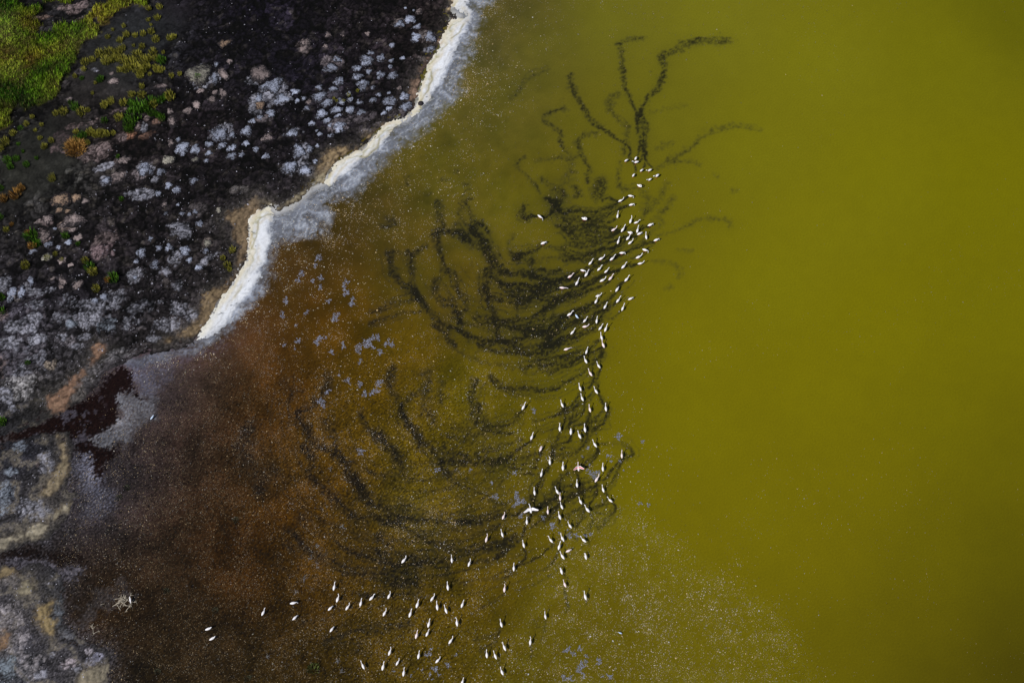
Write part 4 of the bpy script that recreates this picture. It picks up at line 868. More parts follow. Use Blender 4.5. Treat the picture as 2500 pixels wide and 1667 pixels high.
foam_c = mixc(foam_c, alb(166, 164, 164), .4 * vein)
foam_c *= (.84 + .28 * streak)[..., None]
upper = sstep(64, 72, GY)
foam_c = mixc(foam_c, alb(212, 198, 166), np.clip(upper * .62 * sstep(1.7, .6, SD + .5 * (streak - .5) + .14 * n_mid) * (.55 + .45 * np.sin(SD * 6.5 + 1.2 * n_mid2)), 0, 1))
foam_c = mixc(foam_c, alb(138, 128, 74), np.clip(upper * .7 * np.exp(-((SD - .95 - .3 * n_mid2) / .13) ** 2) * sstep(-.4, .4, n_big + n_mid2), 0, 1))
foam_c = mixc(foam_c, alb(224, 216, 194), np.clip((.22 + .3 * upper) * sstep(.7, .05, SD + .5 * (streak - .5) + .14 * n_mid), 0, 1))
foam_c *= np.clip(1 + .035 * n_fine + .02 * n_clod, .6, 1.2)[..., None]
dark_flecks = sstep(2.9, 3.2, n_fine + .4 * n_clod)
foam_c = mixc(foam_c, alb(44, 38, 40), .8 * dark_flecks)
foam_z = np.maximum(land_z, 0) + .012 + .022 * sstep(.3, -.9, fd) * np.clip(.8 + .12 * n_mid, .3, 1.4)
foam_z = np.where(foam_m > .35, np.maximum(foam_z, land_z + .008), -.03)
foam = tag(grid_object("shore_foam", foam_m > .42, foam_z, np.clip(foam_c, .002, .92), M_FOAM),
           "thick white and cream foam heaped along the lake shore", "foam", kind="stuff")

# ------------------------------------------------------------------ floating flecks of foam and feather (nobody could count them)
FLECK_CTRL = [  # photo px, flecks per photo px^2, brightness 0..1
    (1200, 60, .035, .6), (1190, 160, .04, .85), (1180, 220, .03, .9), (1130, 280, .016, .8), (1250, 120, .004, .6), (1060, 380, .016, .85), (960, 460, .026, .9), (900, 500, .03, .9), (860, 540, .03, .8), (800, 620, .032, .9), (740, 620, .03, .85), (700, 700, .026, .65), (800, 720, .018, .75), (900, 640, .006, .7), (950, 800, .012, .75), (820, 880, .018, .8), (700, 900, .03, .6), (600, 880, .045, .45), (480, 930, .05, .4), (420, 1000, .05, .38),
    (600, 1000, .045, .45), (750, 1000, .03, .55), (900, 1000, .02, .65), (1050, 1000, .018, .7), (1180, 1000, .018, .7), (1100, 800, .014, .6), (1300, 700, .010, .55), (1300, 560, .014, .55), (1200, 620, .010, .55), (1400, 600, .004, .5), (1380, 820, .010, .6), (1450, 900, .003, .6), (1300, 1000, .018, .75), (1400, 1060, .008, .7), (1300, 1150, .018, .75), (1450, 1200, .006, .7), (1500, 1250, .016, .65),
    (400, 1200, .05, .42), (550, 1200, .05, .42), (700, 1200, .035, .5), (850, 1200, .024, .6), (1000, 1250, .02, .65), (1150, 1250, .018, .7), (1250, 1320, .018, .65), (1400, 1400, .020, .6), (1550, 1400, .020, .65), (1700, 1450, .018, .65), (1650, 1380, .018, .65), (1500, 1550, .020, .65), (1750, 1550, .018, .6), (1900, 1600, .016, .55), (1950, 1660, .014, .5), (1300, 1500, .016, .6), (1300, 1620, .018, .65), (400, 1350, .05, .36), (550, 1400, .05, .4), (700, 1400, .045, .45), (850, 1420, .035, .5), (1000, 1450, .03, .55), (1150, 1500, .025, .6), (350, 1550, .035, .38), (500, 1560, .05, .4), (650, 1560, .048, .42), (800, 1560, .04, .48), (950, 1600, .03, .52), (1100, 1620, .024, .6), (260, 1300, .03, .5), (230, 1200, .03, .55), (300, 1480, .02, .5), (200, 1500, .012, .5), (280, 1640, .02, .5),
    (1500, 500, .002, .5), (1600, 300, .001, .5), (1400, 200, .0012, .5), (1300, 330, .001, .5), (1300, 420, .003, .5), (1800, 300, .0006, .5), (2000, 600, .0003, .4), (1700, 700, .0006, .5), (1650, 1000, .0010, .6), (1800, 1000, .0003, .5), (2000, 1000, .0002, .4), (1750, 1200, .0003, .5), (2050, 1400, .0006, .5), (2200, 1600, .0005, .4), (2400, 1000, .0001, .4), (1700, 1250, .001, .5), (1900, 1380, .001, .5), (2300, 300, .0001, .4), (2450, 1400, .0001, .4), (2050, 1560, .001, .5), (2100, 1650, .002, .5), (1620, 1330, .03, .62), (1750, 1420, .03, .62), (1850, 1500, .03, .6), (1650, 1480, .028, .6), (1560, 1320, .03, .62), (1820, 1600, .026, .58), (1900, 1540, .024, .56), (1730, 1350, .0006, .5), (1880, 1420, .0006, .5), (1960, 1500, .0008, .5), (1640, 1260, .0008, .5)]
fc = np.array(FLECK_CTRL)
cand = 420000
fpx = RNG.uniform(140, 2500, cand); fpy = RNG.uniform(-20, 1690, cand)
wsum = np.zeros(cand); dsum = np.zeros(cand); bsum = np.zeros(cand)
for (cx_, cy_, dn, br) in FLECK_CTRL:
    w = 1.0 / ((fpx - cx_) ** 2 + (fpy - cy_) ** 2 + 30 ** 2) ** 2
    wsum += w; dsum += w * dn; bsum += w * br
dn = np.where(dsum / wsum < .0015, .3, 1) * dsum / wsum; br = bsum / wsum
fx, fy = ground(fpx, fpy)
clump = np.exp(.35 * sample(n_mid, fx, fy) + .2 * sample(n_fine, fx, fy) + .35 * sample(n_mid2, fx, fy)) * .9
dn = dn * np.clip(clump, .15, 4) * (1 + .8 * sample(fan_m, fx, fy))
area = (2360 * 1710) / cand
keep = RNG.random(cand) < dn * area * np.interp(br, [.4, .65], [1.5, 1.2])
sdn_f = sample(SDN, fx, fy)
keep &= (sdn_f > .15) & (sample(pool_m, fx, fy) < RNG.uniform(.3, 1.05, cand))
keep &= sample(foam_m, fx, fy) < .4
fx, fy, br, sdn_f = fx[keep], fy[keep], br[keep], sdn_f[keep]
nk = len(fx)
# more of them right along the ragged outer edge of the film
ex = RNG.uniform(-45, -2, 90000); ey = RNG.uniform(40, 118, 90000)
fd_e = sample(film_d, ex, ey)
pe = np.exp(-np.abs(fd_e - .25) / .55) * np.where(fd_e > -.9, 1, .15) * np.clip(.5 + .6 * sample(n_mid, ex, ey), .03, 2) * .9
ke = (RNG.random(90000) < pe) & (sample(SDN, ex, ey) > .4) & (sample(foam_m, ex, ey) < .3)
fx = np.concatenate([fx, ex[ke]]); fy = np.concatenate([fy, ey[ke]]); br = np.concatenate([br, np.full(ke.sum(), .8)]); fpx_e = np.where(ke)[0]
nf = len(fx)


def fleck_mesh(name, x, y, z, size, colour, seed):
    r = np.random.default_rng(seed)
    n = len(x)
    ang = r.uniform(0, 6.283, n)
    ax = size * r.uniform(.75, 1.5, n); ay = size * r.uniform(.4, 1.0, n)
    corners = np.array([(-1, -.35), (.1, -1), (1, .3), (-.15, .95)])
    V = np.zeros((n, 4, 3), np.float32)
    for k in range(4):
        jx = corners[k, 0] * ax * r.uniform(.7, 1.2, n); jy = corners[k, 1] * ay * r.uniform(.7, 1.2, n)
        V[:, k, 0] = x + jx * np.cos(ang) - jy * np.sin(ang)
        V[:, k, 1] = y + jx * np.sin(ang) + jy * np.cos(ang)
        V[:, k, 2] = z + r.uniform(0, .015, n)
    F = np.arange(n * 4, dtype=np.int32).reshape(n, 4)
    return mesh_from(name, V.reshape(-1, 3), F, [M_FLECK], np.repeat(colour, 4, 0))


br0 = br
br = br * np.interp(br, [.35, .7], [.72, 1.04])
bright = .86 * np.clip(br * RNG.lognormal(0, .42, nf), .12, 1.15)
fleck_c = (alb(214, 206, 190)[None] * bright[:, None]).astype(np.float32)
warm = RNG.random(nf) < np.interp(br0, [.4, .65], [.8, .4])
fleck_c[warm] *= np.array([1.02, .80, .52], np.float32)
cool = (RNG.random(nf) < .25) & ~warm
fleck_c[cool] *= np.array([.86, .92, 1.12], np.float32)
fsize = np.clip(RNG.lognormal(math.log(.029), .36, nf), .018, .09) * np.interp(br, [.25, .6], [.85, 1.12]) * np.where(np.arange(nf) < nk, 1, 1.25)
flecks = tag(link("foam_flecks", fleck_mesh("foam_flecks", fx, fy, .012, fsize, np.clip(fleck_c, .01, .9), 3)),
             "pale foam flecks and feathers scattered over the lake surface", "foam flecks", kind="stuff")
# curls and rings of scum in the lower green water
cpx = RNG.uniform(1380, 2000, 9000); cpy = RNG.uniform(1260, 1667, 9000)
in_fan = sdf_at(np.array([(1380, 1280), (1500, 1240), (1700, 1390), (1880, 1470), (1960, 1590), (1990, 1680), (1400, 1680), (1340, 1480)], float), cpx, cpy) + RNG.normal(0, 18, 9000) < 0
cx_, cy_ = ground(cpx[in_fan], cpy[in_fan])
kk = RNG.random(len(cx_)) < .10
V, F = [], []
for x, y in zip(cx_[kk], cy_[kk]):
    R = rr.uniform(.07, .17); a0 = rr.uniform(0, 6.28); span = rr.choice([.9, 1.3, 1.8, 2.6, 4.2]); n = 6; wv = rr.uniform(.012, .024)
    b0 = len(V)
    for i in range(n):
        t = a0 + span * i / (n - 1); q = R * rr.uniform(.85, 1.2)
        V.append((x + (q - wv) * math.cos(t), y + (q - wv) * math.sin(t) * .8, .014)); V.append((x + (q + wv) * math.cos(t), y + (q + wv) * math.sin(t) * .8, .018))
    for i in range(n - 1):
        F.append((b0 + 2 * i, b0 + 2 * i + 1, b0 + 2 * i + 3, b0 + 2 * i + 2))
tag(link("scum_curls", mesh_from("scum_curls", V, np.array(F), [M_FLECK], np.tile(alb(142, 134, 84), (len(V), 1)))), "small curls and rings of pale scum on the lower green water", "scum", kind="stuff")

# salt crumbs strewn between the mounds
spx = RNG.uniform(0, 1100, 60000); spy = RNG.uniform(0, 1667, 60000)
sx_, sy_ = ground(spx, spy)
inl = sample(SDN, sx_, sy_) < -.4
dns = np.interp(spy, [0, 150, 300, 500, 700, 900, 1667], [.05, .1, .16, .22, .34, .35, .3]) * np.clip(.5 + .8 * sample(n_mid, sx_, sy_) + .5 * sample(n_clod, sx_, sy_), 0, 2) * (1 - sample(smoothmud, sx_, sy_)) * (1 - sample(meadow, sx_, sy_)) * np.where(spx + spy * .2 < 300, .4, 1)
ks = inl & (RNG.random(60000) < dns * .55)
sx_, sy_ = sx_[ks], sy_[ks]
sz_ = sample(land_z, sx_, sy_) + .015
sb = np.clip(RNG.lognormal(-.75, .45, len(sx_)), .12, 1.1)
tag(link("salt_crumbs", fleck_mesh("salt_crumbs", sx_, sy_, sz_, np.clip(RNG.lognormal(math.log(.055), .4, len(sx_)), .03, .15), (alb(178, 174, 184)[None] * sb[:, None]).astype(np.float32), 9)),
    "white salt crumbs strewn over the black mud", "salt crumbs", kind="stuff")

# ------------------------------------------------------------------ salt-crusted mounds: pieces of the mudflat
MOUNDS = [
 (K2, "1385,190,50,35 1300,225,40,25 1455,250,35,20 1450,345,50,38 1565,340,50,40 1570,435,35,18 660,325,28,22,p 790,315,22,22,p 1015,315,20,18,p 470,400,45,28,p 440,455,35,22,p 640,435,28,22,p 1010,545,62,48 1040,490,30,20 1130,530,40,30 1225,550,25,15 1325,525,22,16 1215,600,22,16 690,615,55,32 740,550,40,25 915,625,38,30 920,692,46,26 1020,645,25,20 1130,675,35,30 1240,682,45,28 760,740,45,32 970,765,50,48 580,790,32,25 705,805,42,22 1060,790,20,18 850,845,25,22 590,875,75,36 655,925,70,32 770,915,40,30 860,895,32,22 450,890,25,18 490,915,30,20,p 940,918,32,20 1060,900,35,20 1205,910,65,35 1335,865,45,28 1350,950,60,30 470,975,32,18 730,990,70,28 855,985,42,32 955,1005,40,22 1205,970,35,18 600,1030,65,32 645,1085,45,22 750,1035,35,15 520,1105,28,20 1160,1010,28,14 680,1125,20,14 760,1140,50,40 350,1190,50,32 590,1200,22,18 560,1170,15,10 120,1240,50,28,p 690,1215,28,18 150,1020,38,32 60,1060,35,20 170,785,100,50 250,895,75,40 60,950,36,34,o 60,680,72,60,p 415,1355,60,50 490,1335,32,35 565,1305,15,18 110,1395,35,22 545,1445,20,18 330,1500,70,40 450,1520,45,38 1295,795,22,16,p 1205,840,18,14 1110,855,25,16 360,835,50,22 390,910,25,18 1230,415,25,22 1470,110,35,22,p 1350,85,12,10 1425,100,15,8"),
 (J1, "1790,690,105,82,s 1920,710,30,50 1985,670,33,58,p 2050,565,25,20,p 1935,600,20,22 1920,840,25,20,p 1990,850,35,38,p 1890,900,35,25,p 1755,945,35,30,p 1680,1005,45,28,p 1960,1210,82,56 2200,1185,50,38 2070,1215,30,25 1640,1330,70,48 1590,1260,30,22 1740,1340,50,35 1870,1300,35,25 1980,1305,40,22 2070,1330,45,22 2070,1400,55,26 2190,1285,30,22 1500,1440,50,38,s 1865,1375,28,20 1745,1430,35,18,s 1840,1440,25,14 2150,1390,30,18 2000,410,55,25,o 1025,745,45,25,p 1005,680,20,14,p 630,910,30,20,p 1460,790,36,18,p 1110,1440,60,25,p 1540,1090,30,52,p 1520,1010,25,28,p 2280,1340,25,22 2255,1090,30,22 2310,890,24,50 1790,830,35,20,p 1530,1290,30,30,p"),
 (J3, "560,265,95,45,o 690,250,40,28,o 770,275,30,25,p 540,355,35,20,o 615,370,25,15,o 650,455,98,48,p 435,440,45,30,p 360,455,35,18,p 655,530,40,18,p 1060,60,60,40,p 960,95,40,30 1505,130,32,28 1580,170,35,28 1720,90,38,25 1410,200,30,22 1470,300,28,22,p 700,600,45,25,p 1260,725,42,38 1420,690,28,22 1510,680,30,30 1650,710,45,38 1380,835,38,35 1220,805,22,18 1850,640,30,25,s 1835,710,25,20 560,985,33,58,p 690,1010,45,33,p 285,980,25,40 1780,470,30,25 1690,790,22,22 1770,860,30,25 850,1150,33,22 930,1120,38,28 560,800,35,24,p 430,770,45,28,s 440,660,40,24 300,720,40,20 620,640,30,20 500,525,15,12 1590,300,16,12 1620,380,24,14 1740,360,22,18 1690,385,20,14 1950,350,22,26,s 1480,380,18,12 1350,610,24,20 530,690,24,18 410,590,38,56,p 640,840,30,16,p 480,960,26,14,p 120,1090,38,56 200,1085,28,52"),
 ((0, 0, 3.647), "1210,2480,20,16 1300,1530,58,50 1440,1545,36,26"),
]
TONES = {'': (158, 163, 180), 'p': (150, 134, 130), 'o': (154, 128, 106), 's': (158, 152, 138)}
mounds = []
for crop, txt in MOUNDS:
    for tok in txt.split():
        q = tok.split(',')
        X_, Y_, rx_, ry_ = map(float, q[:4]); tone = q[4] if len(q) > 4 else ''
        px_, py_ = crop[0] + X_ / crop[2], crop[1] + Y_ / crop[2]
        x, y = ground(px_, py_); mm = scale_at(py_) / crop[2]
        if sample(SDN, np.array([x]), np.array([y]))[0] > -.25:
            continue
        mounds.append((float(x), float(y), rx_ * mm * 1.22, ry_ * mm * 1.5, math.radians(rr.gauss(24, 8)) if rx_ > ry_ * 1.15 else math.radians(rr.gauss(0, 15)), tone))
mr = random.Random(3)
for i, (x, y, rx, ry, ang, tone) in enumerate(mounds):
    n = 18
    k1, k2, p1, p2 = mr.uniform(.06, .22), mr.uniform(.04, .16), mr.uniform(0, 6.28), mr.uniform(0, 6.28)
    near = [(mx_ - x, my_ - y, (rx_ + ry_) / 2) for j, (mx_, my_, rx_, ry_, _, _) in enumerate(mounds) if j != i and abs(mx_ - x) + abs(my_ - y) < 9]
    outline = []
    for s_ in range(n):
        t = 2 * math.pi * s_ / n
        r0 = rx * ry / math.sqrt((ry * math.cos(t - ang)) ** 2 + (rx * math.sin(t - ang)) ** 2)
        r0 *= 1 + k1 * math.sin(3 * t + p1) + k2 * math.sin(5 * t + p2) + mr.gauss(0, .06)
        for dx_, dy_, ro in near:                # neighbours keep a dark gap between them
            dd = math.hypot(dx_, dy_); cs = (dx_ * math.cos(t) + dy_ * math.sin(t)) / dd
            if cs > .25:
                share = (rx + ry) / 2 / ((rx + ry) / 2 + ro)
                r0 = min(r0, max(.12, (dd * share - .07) / cs))
        outline.append(r0)
    h = min(.26, .07 + .11 * min(rx, ry)) * mr.uniform(.8, 1.25)
    V = [(0, 0, h)]; rim = [0.]
    for fr, zf in ((.42, .93), (.74, .62), (.93, .22), (1.06, -.35)):
        for s_ in range(n):
            t = 2 * math.pi * s_ / n
            V.append((outline[s_] * fr * math.cos(t), outline[s_] * fr * math.sin(t), h * zf + mr.gauss(0, .012))); rim.append(fr)
    F3 = np.array([(0, 1 + s_, 1 + (s_ + 1) % n) for s_ in range(n)], np.int32)
    F4 = np.array([(1 + k * n + s_, 1 + (k + 1) * n + s_, 1 + (k + 1) * n + (s_ + 1) % n, 1 + k * n + (s_ + 1) % n) for k in range(3) for s_ in range(n)], np.int32)
    me = mesh_from("crust_mound", V, [F3, F4], [M_CRUST], scalars={"rim": rim}, smooth=True)
    zc = float(np.mean([sample(land_z, np.array([x + .6 * rx * math.cos(t)]), np.array([y + .6 * ry * math.sin(t)]))[0] for t in (0, 1.6, 3.1, 4.7)]))
    o = link("crust_mound", me, mudflat, (x, y, zc))
    c = alb(*TONES[tone]) * mr.uniform(.62, 1.12)
    o.color = (float(c[0]), float(c[1]), float(c[2]), 1)

# ------------------------------------------------------------------ meadow grass and tussocks


def blades(n, radius, height, width, seed, lean=.5):
    """a tuft: n bent tapering blades (V, F3, tone)"""
    r = np.random.default_rng(seed)
    V, F, T = [], [], []
    for i in range(n):
        q = radius * math.sqrt(r.random()); t = r.uniform(0, 6.283)
        bx, by = q * math.cos(t), q * math.sin(t)
        h = height * r.uniform(.55, 1.1) * (1 - .35 * q / max(radius, 1e-6))
        la = t + r.normal(0, .6); ln = lean * h * r.uniform(.2, 1.1) * (.35 + q / max(radius, 1e-6))
        wa = r.uniform(0, 6.283); w = width * r.uniform(.7, 1.3)
        wx, wy = w * math.cos(wa) / 2, w * math.sin(wa) / 2
        b0 = len(V)
        mx_, my_ = bx + .4 * ln * math.cos(la), by + .4 * ln * math.sin(la)
        V += [(bx - wx, by - wy, -.05), (bx + wx, by + wy, -.05), (mx_ - .8 * wx, my_ - .8 * wy, .6 * h), (mx_ + .8 * wx, my_ + .8 * wy, .6 * h), (bx + ln * math.cos(la), by + ln * math.sin(la), h)]
        F += [(b0, b0 + 1, b0 + 3), (b0, b0 + 3, b0 + 2), (b0 + 2, b0 + 3, b0 + 4)]
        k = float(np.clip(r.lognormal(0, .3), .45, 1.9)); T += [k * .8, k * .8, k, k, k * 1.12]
    return V, F, T


# the meadow: individual blades over the turf
ng = 70000
mpx = RNG.uniform(-60, 380, ng); mpy = RNG.uniform(-50, 340, ng)
bx, by = ground(mpx, mpy)
thin = .55 + .45 * np.clip(1 + sample(n_mid, bx, by), 0, 1)
km = (sample(meadow, bx, by) > .45) & (RNG.random(ng) < thin)
bx, by = bx[km], by[km]; n = len(bx)
bz = sample(land_z, bx, by)
h = RNG.uniform(.3, .75, n) * np.clip(1 + .25 * sample(n_big, bx, by), .5, 1.5)
wa = RNG.uniform(0, 6.283, n); w = RNG.uniform(.03, .07, n)
la = RNG.normal(.6, .8, n); ln = h * RNG.uniform(.1, .6, n)
wx, wy = w * np.cos(wa) / 2, w * np.sin(wa) / 2
V = np.zeros((n, 5, 3), np.float32)
V[:, 0] = np.stack([bx - wx, by - wy, bz - .05], 1); V[:, 1] = np.stack([bx + wx, by + wy, bz - .05], 1)
V[:, 2] = np.stack([bx - .8 * wx + .4 * ln * np.cos(la), by - .8 * wy + .4 * ln * np.sin(la), bz + .6 * h], 1)
V[:, 3] = np.stack([bx + .8 * wx + .4 * ln * np.cos(la), by + .8 * wy + .4 * ln * np.sin(la), bz + .6 * h], 1)
V[:, 4] = np.stack([bx + ln * np.cos(la), by + ln * np.sin(la), bz + h], 1)
b5 = np.arange(n)[:, None] * 5
F = np.concatenate([b5 + np.array([[0, 1, 3]]), b5 + np.array([[0, 3, 2]]), b5 + np.array([[2, 3, 4]])], 0)
tuftv = np.clip(1.1 + .4 * sample(n_mid, bx, by) + .4 * sample(n_clod, bx, by), .25, 2.4)
gc = sample(grass_col, bx, by) * (RNG.lognormal(.3, .42, n) * tuftv)[:, None]
gc *= np.array([.72, 1.12, .4])
straw = RNG.random(n) < .09
gc[straw] = gc[straw] * .5 + alb(176, 156, 92) * .5
tag(link("meadow_grass", mesh_from("meadow_grass", V.reshape(-1, 3), F, [M_GRASS], np.repeat(np.clip(gc, .004, .6), 5, 0))),
    "tall green and straw-yellow meadow grass in the upper left corner", "grass", kind="stuff")

tuft_meshes = []
for k in range(7):
    Vt, Ft, Tt = blades(130, .5, .85, .05, 40 + k, .35)
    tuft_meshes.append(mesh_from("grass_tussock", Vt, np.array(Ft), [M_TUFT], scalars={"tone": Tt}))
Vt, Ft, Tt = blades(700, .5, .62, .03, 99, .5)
straw_mesh = mesh_from("grass_tussock", Vt, np.array(Ft), [M_TUFT], scalars={"tone": Tt})
TUFT_TONE = {'y': (150, 144, 58), 'g': (72, 108, 26), 'o': (166, 124, 62)}
TUFTS = [
 (J1, "mud", "1335,100,25,y 1430,85,28,y 1415,180,30,y 1330,200,18,y 1355,245,12,y 1115,255,18,y 1015,290,14,y 1135,330,30,y 1215,335,25,y 1285,320,28,y 1360,300,30,y 970,350,22,y 1080,380,28,y 1400,370,32,y 1525,360,28,y 1560,350,25,y 1200,430,15,y 1275,435,25,y 1100,450,30,y 1370,480,36,y 1465,490,16,y"),
 (J1, "patch", "900,500,40,y 985,480,42,y 1060,490,36,y 960,560,45,y 1030,540,42,y 1110,550,45,y 1180,570,52,y 1240,510,45,y 1300,560,40,y 1330,540,35,y 1220,620,52,y 1140,630,42,y 1270,650,40,y 1320,610,35,y 1400,540,30,y 1450,555,38,g 1410,630,38,y 1445,640,30,y 1260,690,30,y 1080,640,30,y"),
 (J1, "edge", "770,570,35,y 835,550,28,y 760,640,22,y 905,720,35,g 860,760,14,y 680,700,20,y 740,720,18,g"),
 (J1, "lower", "1535,690,25,y 1610,680,20,y 1345,680,18,y 1275,790,25,y 835,850,15,y 1185,860,30,y 940,950,35,y 1000,920,32,y 580,1010,40,y 680,970,36,g 740,1010,42,y 800,1000,20,y 510,1030,25,y 640,930,22,g"),
 (J1, "crescent", "1110,930,35,y 1180,930,35,g 1275,860,35,y 1350,920,50,g 1380,945,35,y 1440,910,36,g 1470,890,32,g 1525,870,45,y 1250,960,70,g 1200,1030,70,g 1160,1100,55,g 1160,1160,42,g 1300,980,40,g 1360,1020,35,g 1420,1040,32,g 1450,1070,30,g"),
 (J1, "south", "940,1090,30,g 1070,1060,40,y 820,1190,40,y 870,1205,42,y 915,1205,38,y 960,1205,30,y 1020,1200,22,y 750,1220,36,g 700,1250,32,g 795,1290,25,y 690,1190,25,y"),
 (J1, "straw", "685,1310,85,o"),
 (J1, "leftedge", "410,1320,30,y 470,1270,25,y 370,1250,20,y 385,1130,18,y 250,1120,25,y 130,1200,30,y 60,1280,40,y 160,1430,30,g 80,1440,35,g 250,1480,30,g 110,1500,30,g 300,1060,20,y 200,1160,22,g 330,1180,16,y 20,1340,30,y 180,1300,18,g 220,1370,16,g 340,1430,16,g"),
 (J1, "onmound", "1770,700,26,g 1060,1410,18,g"),
 (J3, "leftmud", "150,205,48,o 205,160,34,o 480,70,35,y 45,250,36,o 20,160,30,g 15,410,30,g 75,530,25,y 120,480,18,o"),
 (J3, "twocolour", "290,570,55,g 340,640,38,g 295,665,34,o 255,550,24,o"),
 (J3, "black", "598,580,34,g 705,645,22,g 240,840,40,y 770,795,32,y 805,840,40,g 835,885,42,y 1015,940,52,g 965,965,28,o 865,1040,35,y 430,770,26,y 505,740,20,y 560,790,18,y 1090,250,22,g"),
 (J3, "strand", "2070,690,32,y 2030,830,32,y 1990,770,24,y 2050,870,20,y"),
 (J3, "westrim", "20,1120,35,g 25,1240,35,g"),
 (K4, "westrim", "258,170,22,g 30,690,40,g"),
 (K2, "salt", "715,890,13,y 740,910,13,y 800,905,15,y 925,820,14,y 845,850,16,y"),
]
TUFT_TEXT = {   # where the patch lies
 "mud": "bare grey mud right of the meadow", "patch": "thick patch right of the meadow", "edge": "thin line under the meadow's edge",
 "lower": "sparse tufts above the green crescent", "crescent": "bright green crescent", "south": "strip beside the straw tussock", "straw": "",
 "leftedge": "dark mud under the meadow", "onmound": "pale salt mounds", "leftmud": "olive-grey mud at the left edge", "twocolour": "cluster beside a pink crust",
 "black": "black mud amid pale crusts", "strand": "tan strand above the white foam", "westrim": "cracked western rim", "salt": "blue-grey salt mounds",
}
TONE_WORD = {'y': "yellow-green", 'g': "green", 'o': "orange straw"}
NUM = ["one", "two", "three", "four", "five", "six", "seven", "eight", "nine", "ten"]
ORD = ["first", "second", "third", "fourth", "fifth", "sixth", "seventh", "eighth", "ninth", "tenth", "eleventh", "twelfth"]
tufts = {}
for crop, patch, txt in TUFTS:
    for tok in txt.split():
        q = tok.split(',')
        X_, Y_, s_ = map(float, q[:3])
        tufts.setdefault(patch, []).append((crop[1] + (Y_ + .4 * s_) / crop[2], crop[0] + X_ / crop[2], s_, crop, q[3]))
for patch, items in tufts.items():
    items.sort(key=lambda t: t[0])
    rows = [sorted(items[i:i + 5], key=lambda t: t[1]) for i in range(0, len(items), 5)]
    for ri, row in enumerate(rows):
        for ci, (py_, px_, s_, crop, tone) in enumerate(row):
            x, y = map(float, ground(px_, py_))
            z = float(sample(land_z, np.array([x]), np.array([y]))[0])
            k = s_ * scale_at(py_) / crop[2] * 2.1
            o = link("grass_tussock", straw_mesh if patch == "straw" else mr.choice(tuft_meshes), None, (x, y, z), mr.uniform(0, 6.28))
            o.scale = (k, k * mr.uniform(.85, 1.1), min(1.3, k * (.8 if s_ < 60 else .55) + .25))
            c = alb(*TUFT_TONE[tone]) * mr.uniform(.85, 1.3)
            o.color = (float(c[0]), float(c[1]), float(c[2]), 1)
            if patch == "straw":
                tag(o, "large round straw-orange tussock, brightest orange on the mud", "grass tussock")
            else:
                row_t = f", row {NUM[ri]}" if len(rows) > 1 else ""
                tag(o, f"{TONE_WORD[tone]} tuft, {ORD[ci]} from left{row_t} of the {TUFT_TEXT[patch]}", "grass tussock", "grass tufts of the " + TUFT_TEXT[patch])

# ------------------------------------------------------------------ tubes, for birds and branches


def tube(path, radii, seg=8, flat=None):
    """closed tube along path (list of xyz) with (side, up) radii; returns V, quads, tris"""
    P = [mathutils.Vector(p) for p in path]
    V, Q, T = [], [], []
    n = len(P)
    for i in range(n):
        d = (P[min(i + 1, n - 1)] - P[max(i - 1, 0)]).normalized()
        side = d.cross(mathutils.Vector((0, 0, 1)))
        if side.length < .05:
            side = mathutils.Vector((0, 1, 0)) if abs(d.y) < .9 else mathutils.Vector((1, 0, 0))
            side = (side - d * side.dot(d))
        side.normalize(); up = side.cross(d)
        ra, rb = radii[i] if isinstance(radii[i], tuple) else (radii[i], radii[i])
        for s in range(seg):
            t = 2 * math.pi * s / seg
            V.append(tuple(P[i] + side * (ra * math.cos(t)) + up * (rb * math.sin(t))))
    for i in range(n - 1):
        for s in range(seg):
            Q.append((i * seg + s, i * seg + (s + 1) % seg, (i + 1) * seg + (s + 1) % seg, (i + 1) * seg + s))
    V.append(tuple(P[0])); V.append(tuple(P[-1]))
    for s in range(seg):
        T.append((len(V) - 2, (s + 1) % seg, s)); T.append((len(V) - 1, (n - 1) * seg + s, (n - 1) * seg + (s + 1) % seg))
    return V, Q, T


def join(pieces):
    V, F4, F3, I4, I3 = [], [], [], [], []
    for (v, q, t, mi) in pieces:
        b = len(V); V += v
        F4 += [tuple(b + k for k in f) for f in q]; F3 += [tuple(b + k for k in f) for f in t]
        I4 += [mi] * len(q); I3 += [mi] * len(t)
    return V, np.array(F4, np.int32), np.array(F3, np.int32), I4 + I3


BODY_Z = .62
# torso from the tail tip to the root of the neck (x forward)
TORSO = [(-.37, .60), (-.31, .61), (-.22, .62), (-.10, .63), (.03, .635), (.14, .645), (.22, .66), (.275, .685)]
TORSO_R = [(.012, .012), (.055, .05), (.105, .095), (.142, .128), (.148, .135), (.122, .115), (.08, .08), (.048, .048)]
NECKS = {   # neck and head path after the torso: (x, sideways, z)
    'w': [(.31, .01, .75), (.335, .02, .86), (.365, .012, .97), (.43, 0, 1.06), (.50, -.012, 1.09), (.565, -.018, 1.065), (.60, -.02, 1.04)],
    'u': [(.32, -.015, .75), (.36, -.04, .85), (.40, -.035, .97), (.44, .0, 1.07), (.49, .03, 1.11), (.545, .05, 1.09), (.575, .055, 1.06)],
    'f': [(.33, .0, .70), (.39, .01, .67), (.435, .02, .56), (.45, .03, .42), (.46, .03, .28), (.43, .035, .17), (.395, .035, .13)],
    'p': [(.31, .02, .75), (.30, .06, .85), (.22, .11, .88), (.11, .12, .85), (.03, .10, .81), (-.04, .08, .785), (-.075, .075, .765)],
    's': [(.34, .0, .70), (.42, .01, .70), (.50, .02, .68), (.58, .03, .64), (.65, .04, .58), (.71, .045, .53), (.74, .045, .50)],
}
NECK_R = [.05, .043, .04, .04, .054, .048, .028]


